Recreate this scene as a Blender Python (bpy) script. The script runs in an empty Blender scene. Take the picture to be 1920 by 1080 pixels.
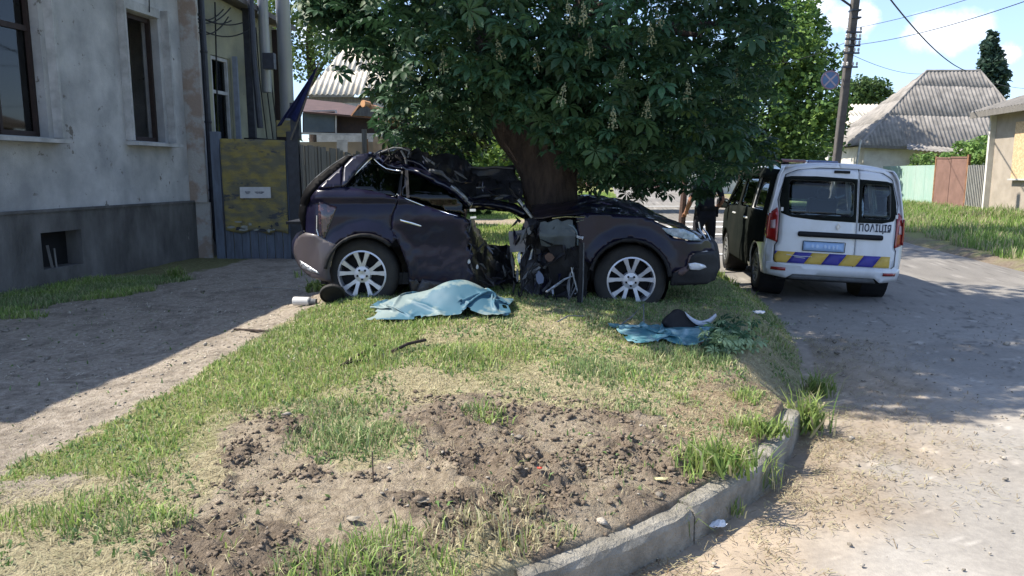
import bpy, bmesh, math, random
import numpy as np
from mathutils import Vector, Matrix, geometry
from math import radians as R, sin, cos, tan, atan, pi
random.seed(7); rng = np.random.default_rng(7)
SC = bpy.context.scene; COL = SC.collection
# ------------------------------------------------------------------ camera, sky, sun
FPX = 1400.0; CH = 1.70; PITCH = R(8.73)
cam = bpy.data.cameras.new('camera'); co = bpy.data.objects.new('camera', cam); COL.objects.link(co)
cam.sensor_width = 36; cam.lens = 36*FPX/1920; cam.clip_start = .05; cam.clip_end = 3000
co.location = (0, 0, CH); co.rotation_euler = (R(90)-PITCH, 0, 0); SC.camera = co
SUN = Vector((-0.615, 0.02, 0.80)).normalized()
elev = math.asin(SUN.z); azi = math.atan2(SUN.x, SUN.y)
world = bpy.data.worlds.new('World'); SC.world = world; world.use_nodes = True
wn = world.node_tree.nodes; wl = world.node_tree.links; wn.clear()
sky = wn.new('ShaderNodeTexSky'); sky.sky_type = 'NISHITA'; sky.sun_disc = False
sky.sun_elevation = elev; sky.sun_rotation = azi; sky.air_density = 1.0; sky.dust_density = .6; sky.ozone_density = 3.0
bg = wn.new('ShaderNodeBackground'); bg.inputs[1].default_value = .122
tc = wn.new('ShaderNodeTexCoord'); mp = wn.new('ShaderNodeMapping'); mp.inputs['Scale'].default_value = (1, 1, 2.6)
mp.inputs['Location'].default_value = (1.07, .12, .2)
nz = wn.new('ShaderNodeTexNoise'); nz.inputs['Scale'].default_value = 5.5; nz.inputs['Detail'].default_value = 8; nz.inputs['Roughness'].default_value = .52
rp = wn.new('ShaderNodeValToRGB'); rp.color_ramp.elements[0].position = .64; rp.color_ramp.elements[1].position = .80
mx = wn.new('ShaderNodeMix'); mx.data_type = 'RGBA'; mx.inputs[7].default_value = (6.6, 6.8, 7.2, 1)
wo = wn.new('ShaderNodeOutputWorld')
wl.new(tc.outputs['Generated'], mp.inputs[0]); wl.new(mp.outputs[0], nz.inputs['Vector']); wl.new(nz.outputs['Fac'], rp.inputs[0])

pale = wn.new('ShaderNodeMix'); pale.data_type = 'RGBA'; pale.inputs[0].default_value = .22; pale.inputs[7].default_value = (4.6, 5.3, 6.2, 1)
acc = rp.outputs[0]
nd = wn.new('ShaderNodeTexNoise'); nd.inputs['Scale'].default_value = 9; nd.inputs['Detail'].default_value = 9; nd.inputs['Roughness'].default_value = .6; wl.new(tc.outputs['Generated'], nd.inputs['Vector'])
for (u_, v_, rad, st_) in ((835, 480, .046, 1.7), (560, 520, .036, 1.5), (605, 500, .034, 1.6), (640, 600, .05, 1.6), (945, 440, .026, 1.5), (925, 400, .022, 1.6), (-330, 500, .05, 1.5), (-900, 600, .10, 1.6), (-600, 700, .09, 1.6), (1500, 600, .11, 1.6), (200, 1200, .10, 1.6)):
    d_ = Vector((u_/1400, cos(PITCH)+v_/1400*sin(PITCH), -sin(PITCH)+v_/1400*cos(PITCH))).normalized()
    vm = wn.new('ShaderNodeVectorMath'); vm.operation = 'SUBTRACT'; vm.inputs[1].default_value = d_; wl.new(tc.outputs['Generated'], vm.inputs[0])
    v2 = wn.new('ShaderNodeVectorMath'); v2.operation = 'MULTIPLY'; v2.inputs[1].default_value = (1, 1, st_); wl.new(vm.outputs[0], v2.inputs[0])
    v3 = wn.new('ShaderNodeVectorMath'); v3.operation = 'LENGTH'; wl.new(v2.outputs[0], v3.inputs[0])
    ma = wn.new('ShaderNodeMath'); ma.operation = 'MULTIPLY_ADD'; ma.inputs[1].default_value = .17; wl.new(nd.outputs['Fac'], ma.inputs[0]); wl.new(v3.outputs['Value'], ma.inputs[2])
    mr = wn.new('ShaderNodeMapRange'); mr.inputs[1].default_value = .085+rad; mr.inputs[2].default_value = .085+rad*.3; mr.interpolation_type = 'SMOOTHSTEP'; wl.new(ma.outputs[0], mr.inputs[0])
    mm_ = wn.new('ShaderNodeMath'); mm_.operation = 'MAXIMUM'; wl.new(acc, mm_.inputs[0]); wl.new(mr.outputs[0], mm_.inputs[1]); acc = mm_.outputs[0]
cf = wn.new('ShaderNodeMath'); cf.operation = 'MULTIPLY'; cf.inputs[1].default_value = .8; wl.new(acc, cf.inputs[0]); wl.new(cf.outputs[0], mx.inputs[0]); tn = wn.new('ShaderNodeMix'); tn.data_type = 'RGBA'; tn.blend_type = 'MULTIPLY'; tn.inputs[0].default_value = 1; tn.inputs[7].default_value = (.88, .96, 1.14, 1)
wl.new(sky.outputs[0], tn.inputs[6]); wl.new(tn.outputs[2], pale.inputs[6]); wl.new(pale.outputs[2], mx.inputs[6]); wl.new(mx.outputs[2], bg.inputs[0]); wl.new(bg.outputs[0], wo.inputs[0])
sl = bpy.data.lights.new('sun', 'SUN'); sl.energy = 5.0; sl.angle = R(.53); sl.color = (1, .93, .81)
so = bpy.data.objects.new('sun', sl); COL.objects.link(so); so.location = (-20, 0, 30)
so.rotation_euler = SUN.to_track_quat('Z', 'Y').to_euler()
SC.view_settings.view_transform = 'Standard'; SC.view_settings.look = 'None'; SC.view_settings.gamma = 1; SC.view_settings.exposure = .98
SC.view_settings.use_curve_mapping = False
SC.render.engine = 'CYCLES'; SC.cycles.max_bounces = 8; SC.cycles.transparent_max_bounces = 12; SC.cycles.use_denoising = True

# ------------------------------------------------------------------ helpers
def ray(px, py):
    u = (px-960)/FPX; v = (540-py)/FPX
    return Vector((u, cos(PITCH)+v*sin(PITCH), -sin(PITCH)+v*cos(PITCH)))
def G(px, py, z=.3):                 # point of the level z seen at that pixel of the photo
    d = ray(px, py); t = (z-CH)/d.z; return (d.x*t, d.y*t)
def Q(px, py, Y):                    # point at distance Y
    d = ray(px, py); t = Y/d.y; return Vector((d.x*t, Y, CH+d.z*t))

def hsh(ix, iy, s):
    n = (ix.astype(np.int64)*374761393 + iy.astype(np.int64)*668265263 + s*1442695041) & 0x7fffffff
    n = ((n ^ (n >> 13))*1274126177) & 0x7fffffff
    n = n ^ (n >> 16); return (n & 0xffff)/65535.
def vn(x, y, s=0):
    x = np.asarray(x, float); y = np.asarray(y, float)
    ix = np.floor(x); iy = np.floor(y); fx = x-ix; fy = y-iy; fx = fx*fx*(3-2*fx); fy = fy*fy*(3-2*fy)
    a = hsh(ix, iy, s); b = hsh(ix+1, iy, s); c = hsh(ix, iy+1, s); d = hsh(ix+1, iy+1, s)
    return (a*(1-fx)+b*fx)*(1-fy)+(c*(1-fx)+d*fx)*fy
def fbm(x, y, sc, o=4, s=0):
    t = 0; a = .5; n = 0
    for k in range(o):
        t = t+a*vn(x*sc+k*17.3, y*sc-k*9.1, s+k); n += a; a *= .5; sc *= 2.03
    return t/n
def sst(a, b, x): t = np.clip((x-a)/(b-a), 0, 1); return t*t*(3-2*t)
def inpoly(x, y, P):
    x = np.asarray(x); ins = np.zeros(x.shape, bool); n = len(P)
    for i in range(n):
        x0, y0 = P[i]; x1, y1 = P[(i+1) % n]
        if y0 == y1: continue
        c = ((y0 > y) != (y1 > y)) & (x < (x1-x0)*(y-y0)/(y1-y0)+x0); ins ^= c
    return ins
def cr(P, n=6, closed=False):        # Catmull-Rom through points
    P = [Vector(p) for p in P]; out = []; m = len(P)
    for i in range(m if closed else m-1):
        p1 = P[i]; p2 = P[(i+1) % m]
        p0 = P[(i-1) % m] if (closed or i > 0) else p1; p3 = P[(i+2) % m] if (closed or i < m-2) else p2
        for k in range(n):
            t = k/n; out.append(.5*((2*p1)+(p2-p0)*t+(2*p0-5*p1+4*p2-p3)*t*t+(3*p1-p0-3*p2+p3)*t**3))
    if not closed: out.append(P[-1])
    return out

MATS = {}
def mat(name, c, rough=.8, var=.25, sc=6., c2=None, bump=0., bsc=None, metal=0., coat=0., spec=.4, thr=(.35, .65), stretch=None, vc=False, trans=0, det=5, spots=None, streak=0):
    if name in MATS: return MATS[name]
    m = bpy.data.materials.new(name); m.use_nodes = True; nt = m.node_tree; N = nt.nodes; L = nt.links
    b = N['Principled BSDF']; b.inputs['Roughness'].default_value = rough; b.inputs['Metallic'].default_value = metal
    b.inputs['Coat Weight'].default_value = coat; b.inputs['Coat Roughness'].default_value = .06; b.inputs['Specular IOR Level'].default_value = spec
    c = tuple(c)+(1,)
    if c2 is None: c2 = tuple(min(1, v*(1-var)) for v in c[:3])
    c2 = tuple(c2)+(1,)
    t = N.new('ShaderNodeTexCoord'); src = t.outputs['Object']
    if stretch:
        q = N.new('ShaderNodeMapping'); q.inputs['Scale'].default_value = stretch; L.new(src, q.inputs[0]); src = q.outputs[0]
    n1 = N.new('ShaderNodeTexNoise'); n1.inputs['Scale'].default_value = sc; n1.inputs['Detail'].default_value = det; n1.inputs['Roughness'].default_value = .62
    L.new(src, n1.inputs['Vector'])
    r = N.new('ShaderNodeMapRange'); r.inputs[1].default_value = thr[0]; r.inputs[2].default_value = thr[1]; L.new(n1.outputs['Fac'], r.inputs[0])
    x = N.new('ShaderNodeMix'); x.data_type = 'RGBA'; x.inputs[6].default_value = c; x.inputs[7].default_value = c2; L.new(r.outputs[0], x.inputs[0])
    out = x.outputs[2]
    if streak:
        q4 = N.new('ShaderNodeMapping'); q4.inputs['Scale'].default_value = (2.2, 2.2, .5); L.new(t.outputs['Object'], q4.inputs[0])
        n4 = N.new('ShaderNodeTexNoise'); n4.inputs['Scale'].default_value = 1.6; n4.inputs['Detail'].default_value = 7; L.new(q4.outputs[0], n4.inputs['Vector'])
        r4 = N.new('ShaderNodeMapRange'); r4.inputs[1].default_value = .42; r4.inputs[2].default_value = .72; r4.inputs[3].default_value = 1; r4.inputs[4].default_value = 1-streak; L.new(n4.outputs['Fac'], r4.inputs[0])
        x4 = N.new('ShaderNodeMix'); x4.data_type = 'RGBA'; x4.blend_type = 'MULTIPLY'; x4.inputs[0].default_value = 1; L.new(out, x4.inputs[6]); L.new(r4.outputs[0], x4.inputs[7]); out = x4.outputs[2]
    if spots:
        n3 = N.new('ShaderNodeTexNoise'); n3.inputs['Scale'].default_value = spots[1]; n3.inputs['Detail'].default_value = 8; n3.inputs['Roughness'].default_value = .7; L.new(src, n3.inputs['Vector'])
        r3 = N.new('ShaderNodeMapRange'); r3.inputs[1].default_value = spots[2]; r3.inputs[2].default_value = spots[2]+.05; L.new(n3.outputs['Fac'], r3.inputs[0])
        x3 = N.new('ShaderNodeMix'); x3.data_type = 'RGBA'; x3.inputs[7].default_value = tuple(spots[0])+(1,); L.new(r3.outputs[0], x3.inputs[0]); L.new(out, x3.inputs[6]); out = x3.outputs[2]
    if vc:
        a = N.new('ShaderNodeVertexColor'); a.layer_name = 'Col'
        y = N.new('ShaderNodeMix'); y.data_type = 'RGBA'; y.blend_type = 'MULTIPLY'; y.inputs[0].default_value = 1
        L.new(a.outputs[0], y.inputs[6]); L.new(out, y.inputs[7]); out = y.outputs[2]
    L.new(out, b.inputs['Base Color'])
    if bump:
        n2 = N.new('ShaderNodeTexNoise'); n2.inputs['Scale'].default_value = bsc or sc*6; n2.inputs['Detail'].default_value = 6; n2.inputs['Roughness'].default_value = .65
        L.new(src, n2.inputs['Vector'])
        bp = N.new('ShaderNodeBump'); bp.inputs['Strength'].default_value = min(1, bump); bp.inputs['Distance'].default_value = .02*max(1, bump); L.new(n2.outputs['Fac'], bp.inputs['Height']); L.new(bp.outputs[0], b.inputs['Normal'])
    if trans:
        tr = N.new('ShaderNodeBsdfTranslucent'); L.new(out, tr.inputs[0]); ms = N.new('ShaderNodeMixShader'); ms.inputs[0].default_value = trans
        o = N['Material Output']; L.new(b.outputs[0], ms.inputs[1]); L.new(tr.outputs[0], ms.inputs[2]); L.new(ms.outputs[0], o.inputs[0])
    MATS[name] = m; return m
def glass(name, tint, rough=.02, ior=1.5):
    if name in MATS: return MATS[name]
    m = bpy.data.materials.new(name); m.use_nodes = True; nt = m.node_tree; N = nt.nodes; L = nt.links; N.remove(N['Principled BSDF'])
    f = N.new('ShaderNodeFresnel'); f.inputs[0].default_value = ior; t = N.new('ShaderNodeBsdfTransparent'); t.inputs[0].default_value = tint+(1,)
    g = N.new('ShaderNodeBsdfGlossy'); g.inputs['Roughness'].default_value = rough; s = N.new('ShaderNodeMixShader')
    L.new(f.outputs[0], s.inputs[0]); L.new(t.outputs[0], s.inputs[1]); L.new(g.outputs[0], s.inputs[2]); L.new(s.outputs[0], N['Material Output'].inputs[0])
    MATS[name] = m; return m

def tag(o, label=None, cat=None, group=None, kind=None):
    if label: o['label'] = label
    if cat: o['category'] = cat
    if group: o['group'] = group
    if kind: o['kind'] = kind
    return o
def thing(name, label, cat, loc=(0, 0, 0), group=None, rot=None):
    o = bpy.data.objects.new(name, None); COL.objects.link(o); o.location = loc; o.empty_display_size = .2
    if rot: o.rotation_euler = rot
    return tag(o, label, cat, group)
def link(name, me, m=None, parent=None, smooth=False, world=False, solid=0, loc=None):
    o = bpy.data.objects.new(name, me); COL.objects.link(o)
    if m is not None and len(me.materials) == 0:
        for k in (m if isinstance(m, (list, tuple)) else [m]): me.materials.append(k)
    if smooth and len(me.polygons): me.polygons.foreach_set('use_smooth', np.ones(len(me.polygons), bool))
    if loc is not None: o.location = loc
    if parent is not None:
        o.parent = parent
        if world:                      # geometry given in world coordinates under an unrotated parent
            p = parent; off = Vector((0, 0, 0))
            while p is not None: off += p.location; p = p.parent
            o.location = -off
    if solid:
        s = o.modifiers.new('thickness', 'SOLIDIFY'); s.thickness = solid; s.offset = -1
    return o
def mesh(name, V, F, m=None, parent=None, **k):
    me = bpy.data.meshes.new(name); me.from_pydata([tuple(v) for v in V], [], F); me.update(); return link(name, me, m, parent, **k)
def npmesh(name, V, quads=None, tris=None, col=None, m=None, parent=None, **k):
    me = bpy.data.meshes.new(name); V = np.asarray(V, np.float32).reshape(-1, 3)
    nq = 0 if quads is None else len(quads); ntr = 0 if tris is None else len(tris)
    me.vertices.add(len(V)); me.vertices.foreach_set('co', V.ravel())
    idx = []; st = []
    if nq: idx.append(np.asarray(quads, np.int32).ravel()); st.append(np.arange(nq)*4)
    if ntr: idx.append(np.asarray(tris, np.int32).ravel()); st.append(nq*4+np.arange(ntr)*3)
    idx = np.concatenate(idx); st = np.concatenate(st).astype(np.int32)
    me.loops.add(len(idx)); me.loops.foreach_set('vertex_index', idx); me.polygons.add(len(st)); me.polygons.foreach_set('loop_start', st)
    me.update(calc_edges=True); me.validate()
    if col is not None:
        a = me.color_attributes.new('Col', 'FLOAT_COLOR', 'POINT'); c = np.ones((len(V), 4), np.float32); c[:, :3] = col; a.data.foreach_set('color', c.ravel())
    return link(name, me, m, parent, **k)
class MB:                              # collects boxes and tubes for ONE mesh
    def __init__(s): s.V = []; s.F = []
    def box(s, c, d, rz=0, M=None):
        b = len(s.V); c = Vector(c); rm = M or Matrix.Rotation(rz, 3, 'Z')
        for z in (-.5, .5):
            for x, y in ((-.5, -.5), (.5, -.5), (.5, .5), (-.5, .5)): s.V.append(c+rm @ Vector((x*d[0], y*d[1], z*d[2])))
        for f in ((3, 2, 1, 0), (4, 5, 6, 7), (0, 1, 5, 4), (1, 2, 6, 5), (2, 3, 7, 6), (3, 0, 4, 7)): s.F.append([b+i for i in f])
        return s
    def bar(s, a, b_, w, h=None, up=(0, 0, 1)):
        a = Vector(a); b_ = Vector(b_); h = h or w; d = (b_-a); L = d.length; d.normalize(); sx = d.cross(Vector(up))
        if sx.length < 1e-3: sx = d.cross(Vector((0, 1, 0)))
        sx.normalize(); u = sx.cross(d); return s.box((a+b_)/2, (w, L, h), M=Matrix((sx, d, u)).transposed())
    def tube(s, P, r, n=8, cap=True):
        P = [Vector(p) for p in P]; rr = r if isinstance(r, (list, tuple)) else [r]*len(P); b = len(s.V); ref = Vector((.3, .2, 1)).normalized()
        for i, p in enumerate(P):
            d = (P[min(i+1, len(P)-1)]-P[max(i-1, 0)])
            if d.length < 1e-9: d = Vector((0, 0, 1))
            d.normalize(); x = d.cross(ref)
            if x.length < .2: x = d.cross(Vector((1, 0, 0)))
            x.normalize(); y = d.cross(x)
            for k in range(n): a = 2*pi*k/n; s.V.append(p+(x*cos(a)+y*sin(a))*rr[i])
        for i in range(len(P)-1):
            for k in range(n): s.F.append([b+i*n+k, b+i*n+(k+1) % n, b+(i+1)*n+(k+1) % n, b+(i+1)*n+k])
        if cap: s.F.append([b+k for k in range(n)]); s.F.append([b+(len(P)-1)*n+k for k in range(n-1, -1, -1)])
        return s
    def lathe(s, prof, c=(0, 0, 0), ax='Y', n=32):     # prof of (r, h) along axis
        b = len(s.V); c = Vector(c)
        for r_, h in prof:
            for k in range(n):
                a = 2*pi*k/n; x, y = r_*cos(a), r_*sin(a)
                s.V.append(c+(Vector((x, h, y)) if ax == 'Y' else Vector((x, y, h)) if ax == 'Z' else Vector((h, x, y))))
        for i in range(len(prof)-1):
            for k in range(n): s.F.append([b+i*n+k, b+i*n+(k+1) % n, b+(i+1)*n+(k+1) % n, b+(i+1)*n+k])
        return s
    def prism(s, P, t0, t1, f):                        # polygon P (2D), f(x,y,t)->3D
        b = len(s.V); n = len(P)
        for t in (t0, t1):
            for p in P: s.V.append(Vector(f(p[0], p[1], t)))
        s.F.append([b+i for i in range(n)]); s.F.append([b+n+i for i in range(n-1, -1, -1)])
        for i in range(n): s.F.append([b+i, b+n+i, b+n+(i+1) % n, b+(i+1) % n])
        return s
    def build(s, name, m, parent=None, bevel=0, **k):
        o = mesh(name, s.V, s.F, m, parent, **k)
        if bevel:
            bv = o.modifiers.new('bevel', 'BEVEL'); bv.width = bevel; bv.segments = 2; bv.limit_method = 'ANGLE'
        return o
def panel(name, outline, mp_, m, parent, holes=(), sp=8, smooth=True, solid=.02, **k):
    O = [Vector((p[0], p[1])) for p in outline]; H = [[Vector((p[0], p[1])) for p in h] for h in holes]
    def dens(P):
        out = []
        for i in range(len(P)):
            a, b = P[i], P[(i+1) % len(P)]; n = max(1, int((b-a).length/sp+.5))
            for j in range(n): out.append(a+(b-a)*j/n)
        return out
    O = dens(O); H = [dens(h) for h in H]; pts = list(O); ed = [(i, (i+1) % len(O)) for i in range(len(O))]
    for h in H:
        b = len(pts); pts += h; ed += [(b+i, b+(i+1) % len(h)) for i in range(len(h))]
    xs = np.array([p.x for p in O]); ys = np.array([p.y for p in O])
    gx, gy = np.meshgrid(np.arange(xs.min()+sp/2, xs.max(), sp), np.arange(ys.min()+sp/2, ys.max(), sp)); gx = gx.ravel(); gy = gy.ravel()
    OP = [(p.x, p.y) for p in O]; ok = inpoly(gx, gy, OP)
    for h in H: ok &= ~inpoly(gx, gy, [(p.x, p.y) for p in h])
    B = np.array([(p.x, p.y) for p in pts])
    if ok.any():
        gx = gx[ok]; gy = gy[ok]; d = ((gx[:, None]-B[None, :, 0])**2+(gy[:, None]-B[None, :, 1])**2).min(1); ok = d > (sp*.45)**2
        pts += [Vector((a, b)) for a, b in zip(gx[ok], gy[ok])]
    v, e, f, *_ = geometry.delaunay_2d_cdt(pts, ed, [], 0, 1e-6)
    cx = np.array([sum(v[i].x for i in t)/len(t) for t in f]); cy = np.array([sum(v[i].y for i in t)/len(t) for t in f])
    ok = inpoly(cx, cy, OP)
    for h in H: ok &= ~inpoly(cx, cy, [(p.x, p.y) for p in h])
    F = [t for t, q in zip(f, ok) if q]
    o = mesh(name, [mp_(p.x, p.y) for p in v], F, m, parent, smooth=smooth, solid=solid, **k)
    return o
def dup(root, loc=None, label=None, group=None, parent=None):
    r = root.copy(); COL.objects.link(r)
    if parent is not None: r.parent = parent
    if loc is not None: r.location = loc
    if label: r['label'] = label
    if group: r['group'] = group
    for ch in list(root.children): dup(ch, parent=r)
    return r

# ------------------------------------------------------------------ terrain
Lt = np.array([(-30, -40), (0, -3.4), (1.5, -1.2), (2.4, -.35)]+[(G(x, y, .2)[1], G(x, y, .2)[0]) for x, y in ((995, 1062), (1140, 1010), (1255, 965), (1320, 928), (1370, 897), (1425, 862), (1465, 822), (1487, 790), (1510, 745))]
              + [(5.88, 2.46), (7.1, 2.9), (8.65, 3.28), (10.1, 3.5), (34, 5.0), (59, 8.2), (120, 16), (600, 80)], float)
Rt = np.array([(-30, 3), (0, 7.4), (12.5, 8.7), (17, 9.4), (47, 13.9), (120, 25), (600, 105)], float)
LX = lambda y: np.interp(y, Lt[:, 0], Lt[:, 1]); RX = lambda y: np.interp(y, Rt[:, 0], Rt[:, 1])
def PG(*a): return [G(x, y, .3) for x, y in a]
P_PATH = [(-30, 2.6)]+PG((0, 868), (120, 815), (250, 760), (400, 685), (520, 622), (600, 588), (700, 560))+[(-2.2, 9), (-2.6, 11.5), (-3.0, 14), (-3.2, 40), (-5, 40), (-4.6, 12), (-6, 7.9), (-9, 6), (-30, 6)]
P_GREEN = PG((-300, 1000), (0, 870), (200, 790), (400, 690), (640, 585), (760, 600), (830, 640), (700, 720), (600, 760), (430, 775), (330, 850), (180, 880), (0, 890))
P_SOILA = PG((440, 800), (500, 785), (575, 795), (580, 850), (640, 890), (760, 850), (830, 830), (960, 850), (1080, 880), (1000, 960), (900, 990), (700, 1040), (560, 1100), (330, 1100), (300, 1000), (350, 940), (420, 880))
P_SOILB = PG((730, 770), (900, 750), (1040, 765), (1240, 770), (1320, 830), (1310, 900), (1180, 985), (1010, 1040), (930, 990), (900, 900), (780, 850))
P_DRYR = PG((1290, 720), (1480, 680), (1500, 760), (1420, 830), (1330, 850), (1270, 780))
P_STRAW = PG((-300, 900), (0, 900), (330, 870), (430, 830), (420, 900), (300, 1000), (250, 1150), (-400, 1150))
def land(x, y):
    d = LX(y)-x
    mound = .20+.22*np.exp(-(((x+.2)/3.2)**2+((y-7.6)/3.4)**2))+.02*np.clip(d, 0, 3)
    pathz = .22+0*x
    w = sst(-1.5, -3.2, x)*sst(30, 12, y)
    z = mound*(1-w)+pathz*w
    z = z+(fbm(x, y, .8, 3, 3)-.5)*.06
    far = sst(14, 40, y); z = z*(1-far)+far*.12
    return z
def rough(x, y):
    wx = x+(fbm(x, y, 2.2, 3, 9)-.5)*.5; wy = y+(fbm(x, y, 2.2, 3, 19)-.5)*.5
    A = inpoly(wx, wy, P_SOILA).astype(float); B = inpoly(wx, wy, P_SOILB).astype(float)
    return A, B
def zg(x, y):
    x = np.asarray(x, float); y = np.asarray(y, float)
    dl = LX(y)-x; dr = x-RX(y)
    near = y < 4.75
    edge = np.where(near, sst(.085, .125, dl), sst(-.05, .7, dl))
    z = -.06+(land(x, y)+.06-.052*np.exp(-np.clip(dl-.12, 0, 9)/.22)*near)*edge
    zr = -.06+.15*sst(-.05, .5, dr)+.10*sst(1, 8, dr)+.35*sst(2, 9, dr)
    z = np.where(dr > -.06, zr, z)
    A, B = rough(x, y); fadek = sst(.12, .4, dl); A = A*fadek; B = B*fadek
    cl = fbm(x, y, 7, 4, 33); hi = fbm(x, y, 19, 4, 34); hi2 = 1-np.abs(fbm(x, y, 12, 3, 35)-.5)*2.6
    ra = sst(.46, .56, fbm(x, y, 4.2, 4, 71)); rb = sst(.36, .55, fbm(x, y, 5, 4, 72))
    z = z+A*edge*((cl-.45)*.04+ra*(hi-.4)*.09+ra*.012)+B*edge*(np.clip(cl-.42, 0, 1)*.07+(hi-.45)*(.03+.08*rb)+rb*np.clip(hi2-.5, 0, 1)*.03)
    pt = (fbm(x, y, 5, 3, 51)-.5)*.03*edge*sst(30, 10, y); z = z+pt
    return z
def spaced(a, b, n0, g0, g1):
    out = []; v = a; st = n0
    while v < b: out.append(v); v += st; st *= g0
    return out
xs = list(np.arange(-4.2, 2.7, .018))+list(np.arange(2.7, 4.2, .03)); st = .03; v = 4.2; right = []
while v < 900: right.append(v); st *= 1.045; v += st
xs = [-q for q in reversed(right)]+xs+right
ys = list(np.arange(2.2, 6.2, .018))+list(np.arange(6.2, 8.5, .03)); st = .03; v = 8.5; up = []
while v < 1500: up.append(v); st *= 1.03; v += st
dn = []; st = .1; v = 2.2-.1
while v > -40: dn.append(v); st *= 1.25; v -= st
ys = list(reversed(dn))+ys+up
GX, GY = np.meshgrid(np.array(xs), np.array(ys)); ZZ = zg(GX, GY)
def groundcol(x, y):
    n1 = fbm(x, y, 1.1, 4, 5); n2 = fbm(x, y, 6, 4, 6); n3 = fbm(x, y, 19, 3, 7)
    tan_ = np.array([.40, .335, .25]); dark = np.array([.23, .185, .14]); grn = np.array([.25, .265, .11]); straw = np.array([.47, .42, .26]); pathc = np.array([.45, .39, .32])
    wx = x+(n2-.5)*.35; wy = y+(fbm(x, y, 5, 3, 44)-.5)*.35
    c = np.ones(x.shape+(3,))*(straw*.8+tan_*.2)
    g = sst(.42, .62, n1*.6+n2*.4)[..., None]; c = c*(1-g)+(grn*.6+straw*.4)*g
    A = inpoly(wx, wy, P_STRAW)[..., None]; c = np.where(A, straw*.7+tan_*.3, c)
    A = inpoly(wx, wy, P_GREEN)[..., None]; c = np.where(A, grn, c)
    A = inpoly(wx, wy, P_SOILA)[..., None]; dk = sst(.46, .56, fbm(x, y, 4.2, 4, 71))[..., None]; c = np.where(A, tan_*(1-dk)+dark*dk, c)
    A = inpoly(wx, wy, P_SOILB)[..., None]; dk = sst(.34, .55, fbm(x, y, 5, 4, 72))[..., None]; c = np.where(A, tan_*(1-dk)*.9+dark*1.15*dk, c)
    A = inpoly(wx, wy, P_DRYR)[..., None]; c = np.where(A, np.array([.38, .29, .20]), c)
    pw = inpoly(x+(n2-.5)*.3, y+(n3-.5)*.3, P_PATH)[..., None]
    pc = pathc*(1-.25*sst(.5, .7, n2)[..., None])
    c = np.where(pw, pc, c)
    dr = x-RX(y); v = (dr > -.2)[..., None]; e = sst(.9, .2, dr+(n2-.5)*1.6)[..., None]; c = np.where(v, grn*1.1*(1-e)+np.array([.25, .2, .155])*e, c)
    A = inpoly(wx, wy, PG((-250, 900), (0, 884), (120, 873), (185, 884), (150, 902), (0, 935), (-250, 990)))[..., None]; c = np.where(A, pathc*.9, c)
    # the lane crossing behind the tree
    A = ((y > 21.5) & (y < 24.5) & (x < 1.2) & (x > -3.2))[..., None]; c = np.where(A, tan_, c)
    A = ((y > 13.5) & (x < LX(y)) & ~((y > 21.5) & (y < 24.5)))[..., None] & ~pw; c = np.where(A, grn*1.15, c)
    # darker green-brown strip along the house foot
    A = ((x < -3.9) & (y < 14) & (y > 6))[..., None] & ~pw; c = np.where(A, grn*.7+dark*.3, c)
    return c*(.82+.36*n3[..., None])
def gridmesh(name, X, Y, Z, col, m, **k):
    ny, nx = X.shape; V = np.stack([X, Y, Z], -1).reshape(-1, 3); i = np.arange((ny-1)*(nx-1)); r = i//(nx-1); c = i % (nx-1); a = r*nx+c
    q = np.stack([a, a+1, a+nx+1, a+nx], 1); return npmesh(name, V, quads=q, col=col.reshape(-1, 3), m=m, **k)
M_SOIL = mat('soil', (1, 1, 1), .95, c2=(.62, .60, .58), sc=22, bump=1.8, bsc=60, vc=True, spec=.1, det=8)
tag(gridmesh('ground', GX, GY, ZZ, groundcol(GX, GY), M_SOIL, smooth=True), kind='structure')
# road sheet
ysr = np.array([v for v in ys if v > -28][::2]); tt = np.linspace(0, 1, 150)**1.25
RXX = LX(ysr)[:, None]-.12+(RX(ysr)-LX(ysr)+.3)[:, None]*tt[None, :]; RYY = np.repeat(ysr[:, None], len(tt), 1)
dl = RXX-LX(RYY)
RZ = -.004+.012*(fbm(RXX, RYY, .9, 3, 90)-.5)-.02*sst(.5, 0, dl)+.015*sst(.9, .1, dl)*fbm(RXX, RYY, 6, 3, 91)
n = fbm(RXX, RYY, 1.3, 4, 92); n2 = fbm(RXX, RYY, 8, 4, 93); crk = np.abs(fbm(RXX, RYY, 1.7, 3, 95)-.5)
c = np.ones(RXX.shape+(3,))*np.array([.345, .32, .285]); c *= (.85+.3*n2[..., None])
sandy = np.array([.34, .275, .205]); e = sst(1.5, .2, dl+(n-.5)*2.0)*sst(9, 5.5, RYY); e = e[..., None]; c = c*(1-e)+sandy*e*(.75+.5*n2[..., None])  # sandy debris colour on the asphalt beside the kerb
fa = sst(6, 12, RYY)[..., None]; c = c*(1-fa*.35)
c = c*(1-.5*sst(.010, .0, crk)[..., None]*sst(4.8, 6.5, RYY)[..., None])
ck2 = np.abs(fbm(RXX+.4*n, RYY*.55, .8, 4, 97)-.5); c = c*(1-.45*sst(.006, .0, ck2)[..., None]*sst(3.6, 5, RYY)[..., None])
pt_ = sst(.55, .60, fbm(RXX, RYY, .45, 3, 98))[..., None]; c = c*(1-.16*pt_); fk = sst(.74, .80, fbm(RXX, RYY, 7, 3, 99))[..., None]; c = c*(1+.45*fk)
M_ROAD = mat('road_surface', (1, 1, 1), .9, c2=(.82, .82, .83), sc=26, bump=.28, bsc=120, vc=True, spec=.25, det=8)
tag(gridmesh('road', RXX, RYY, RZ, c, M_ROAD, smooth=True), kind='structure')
M_WHITE = mat('road_paint', (.75, .75, .72), .7, sc=14, c2=(.4, .4, .4))
pav = []
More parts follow.
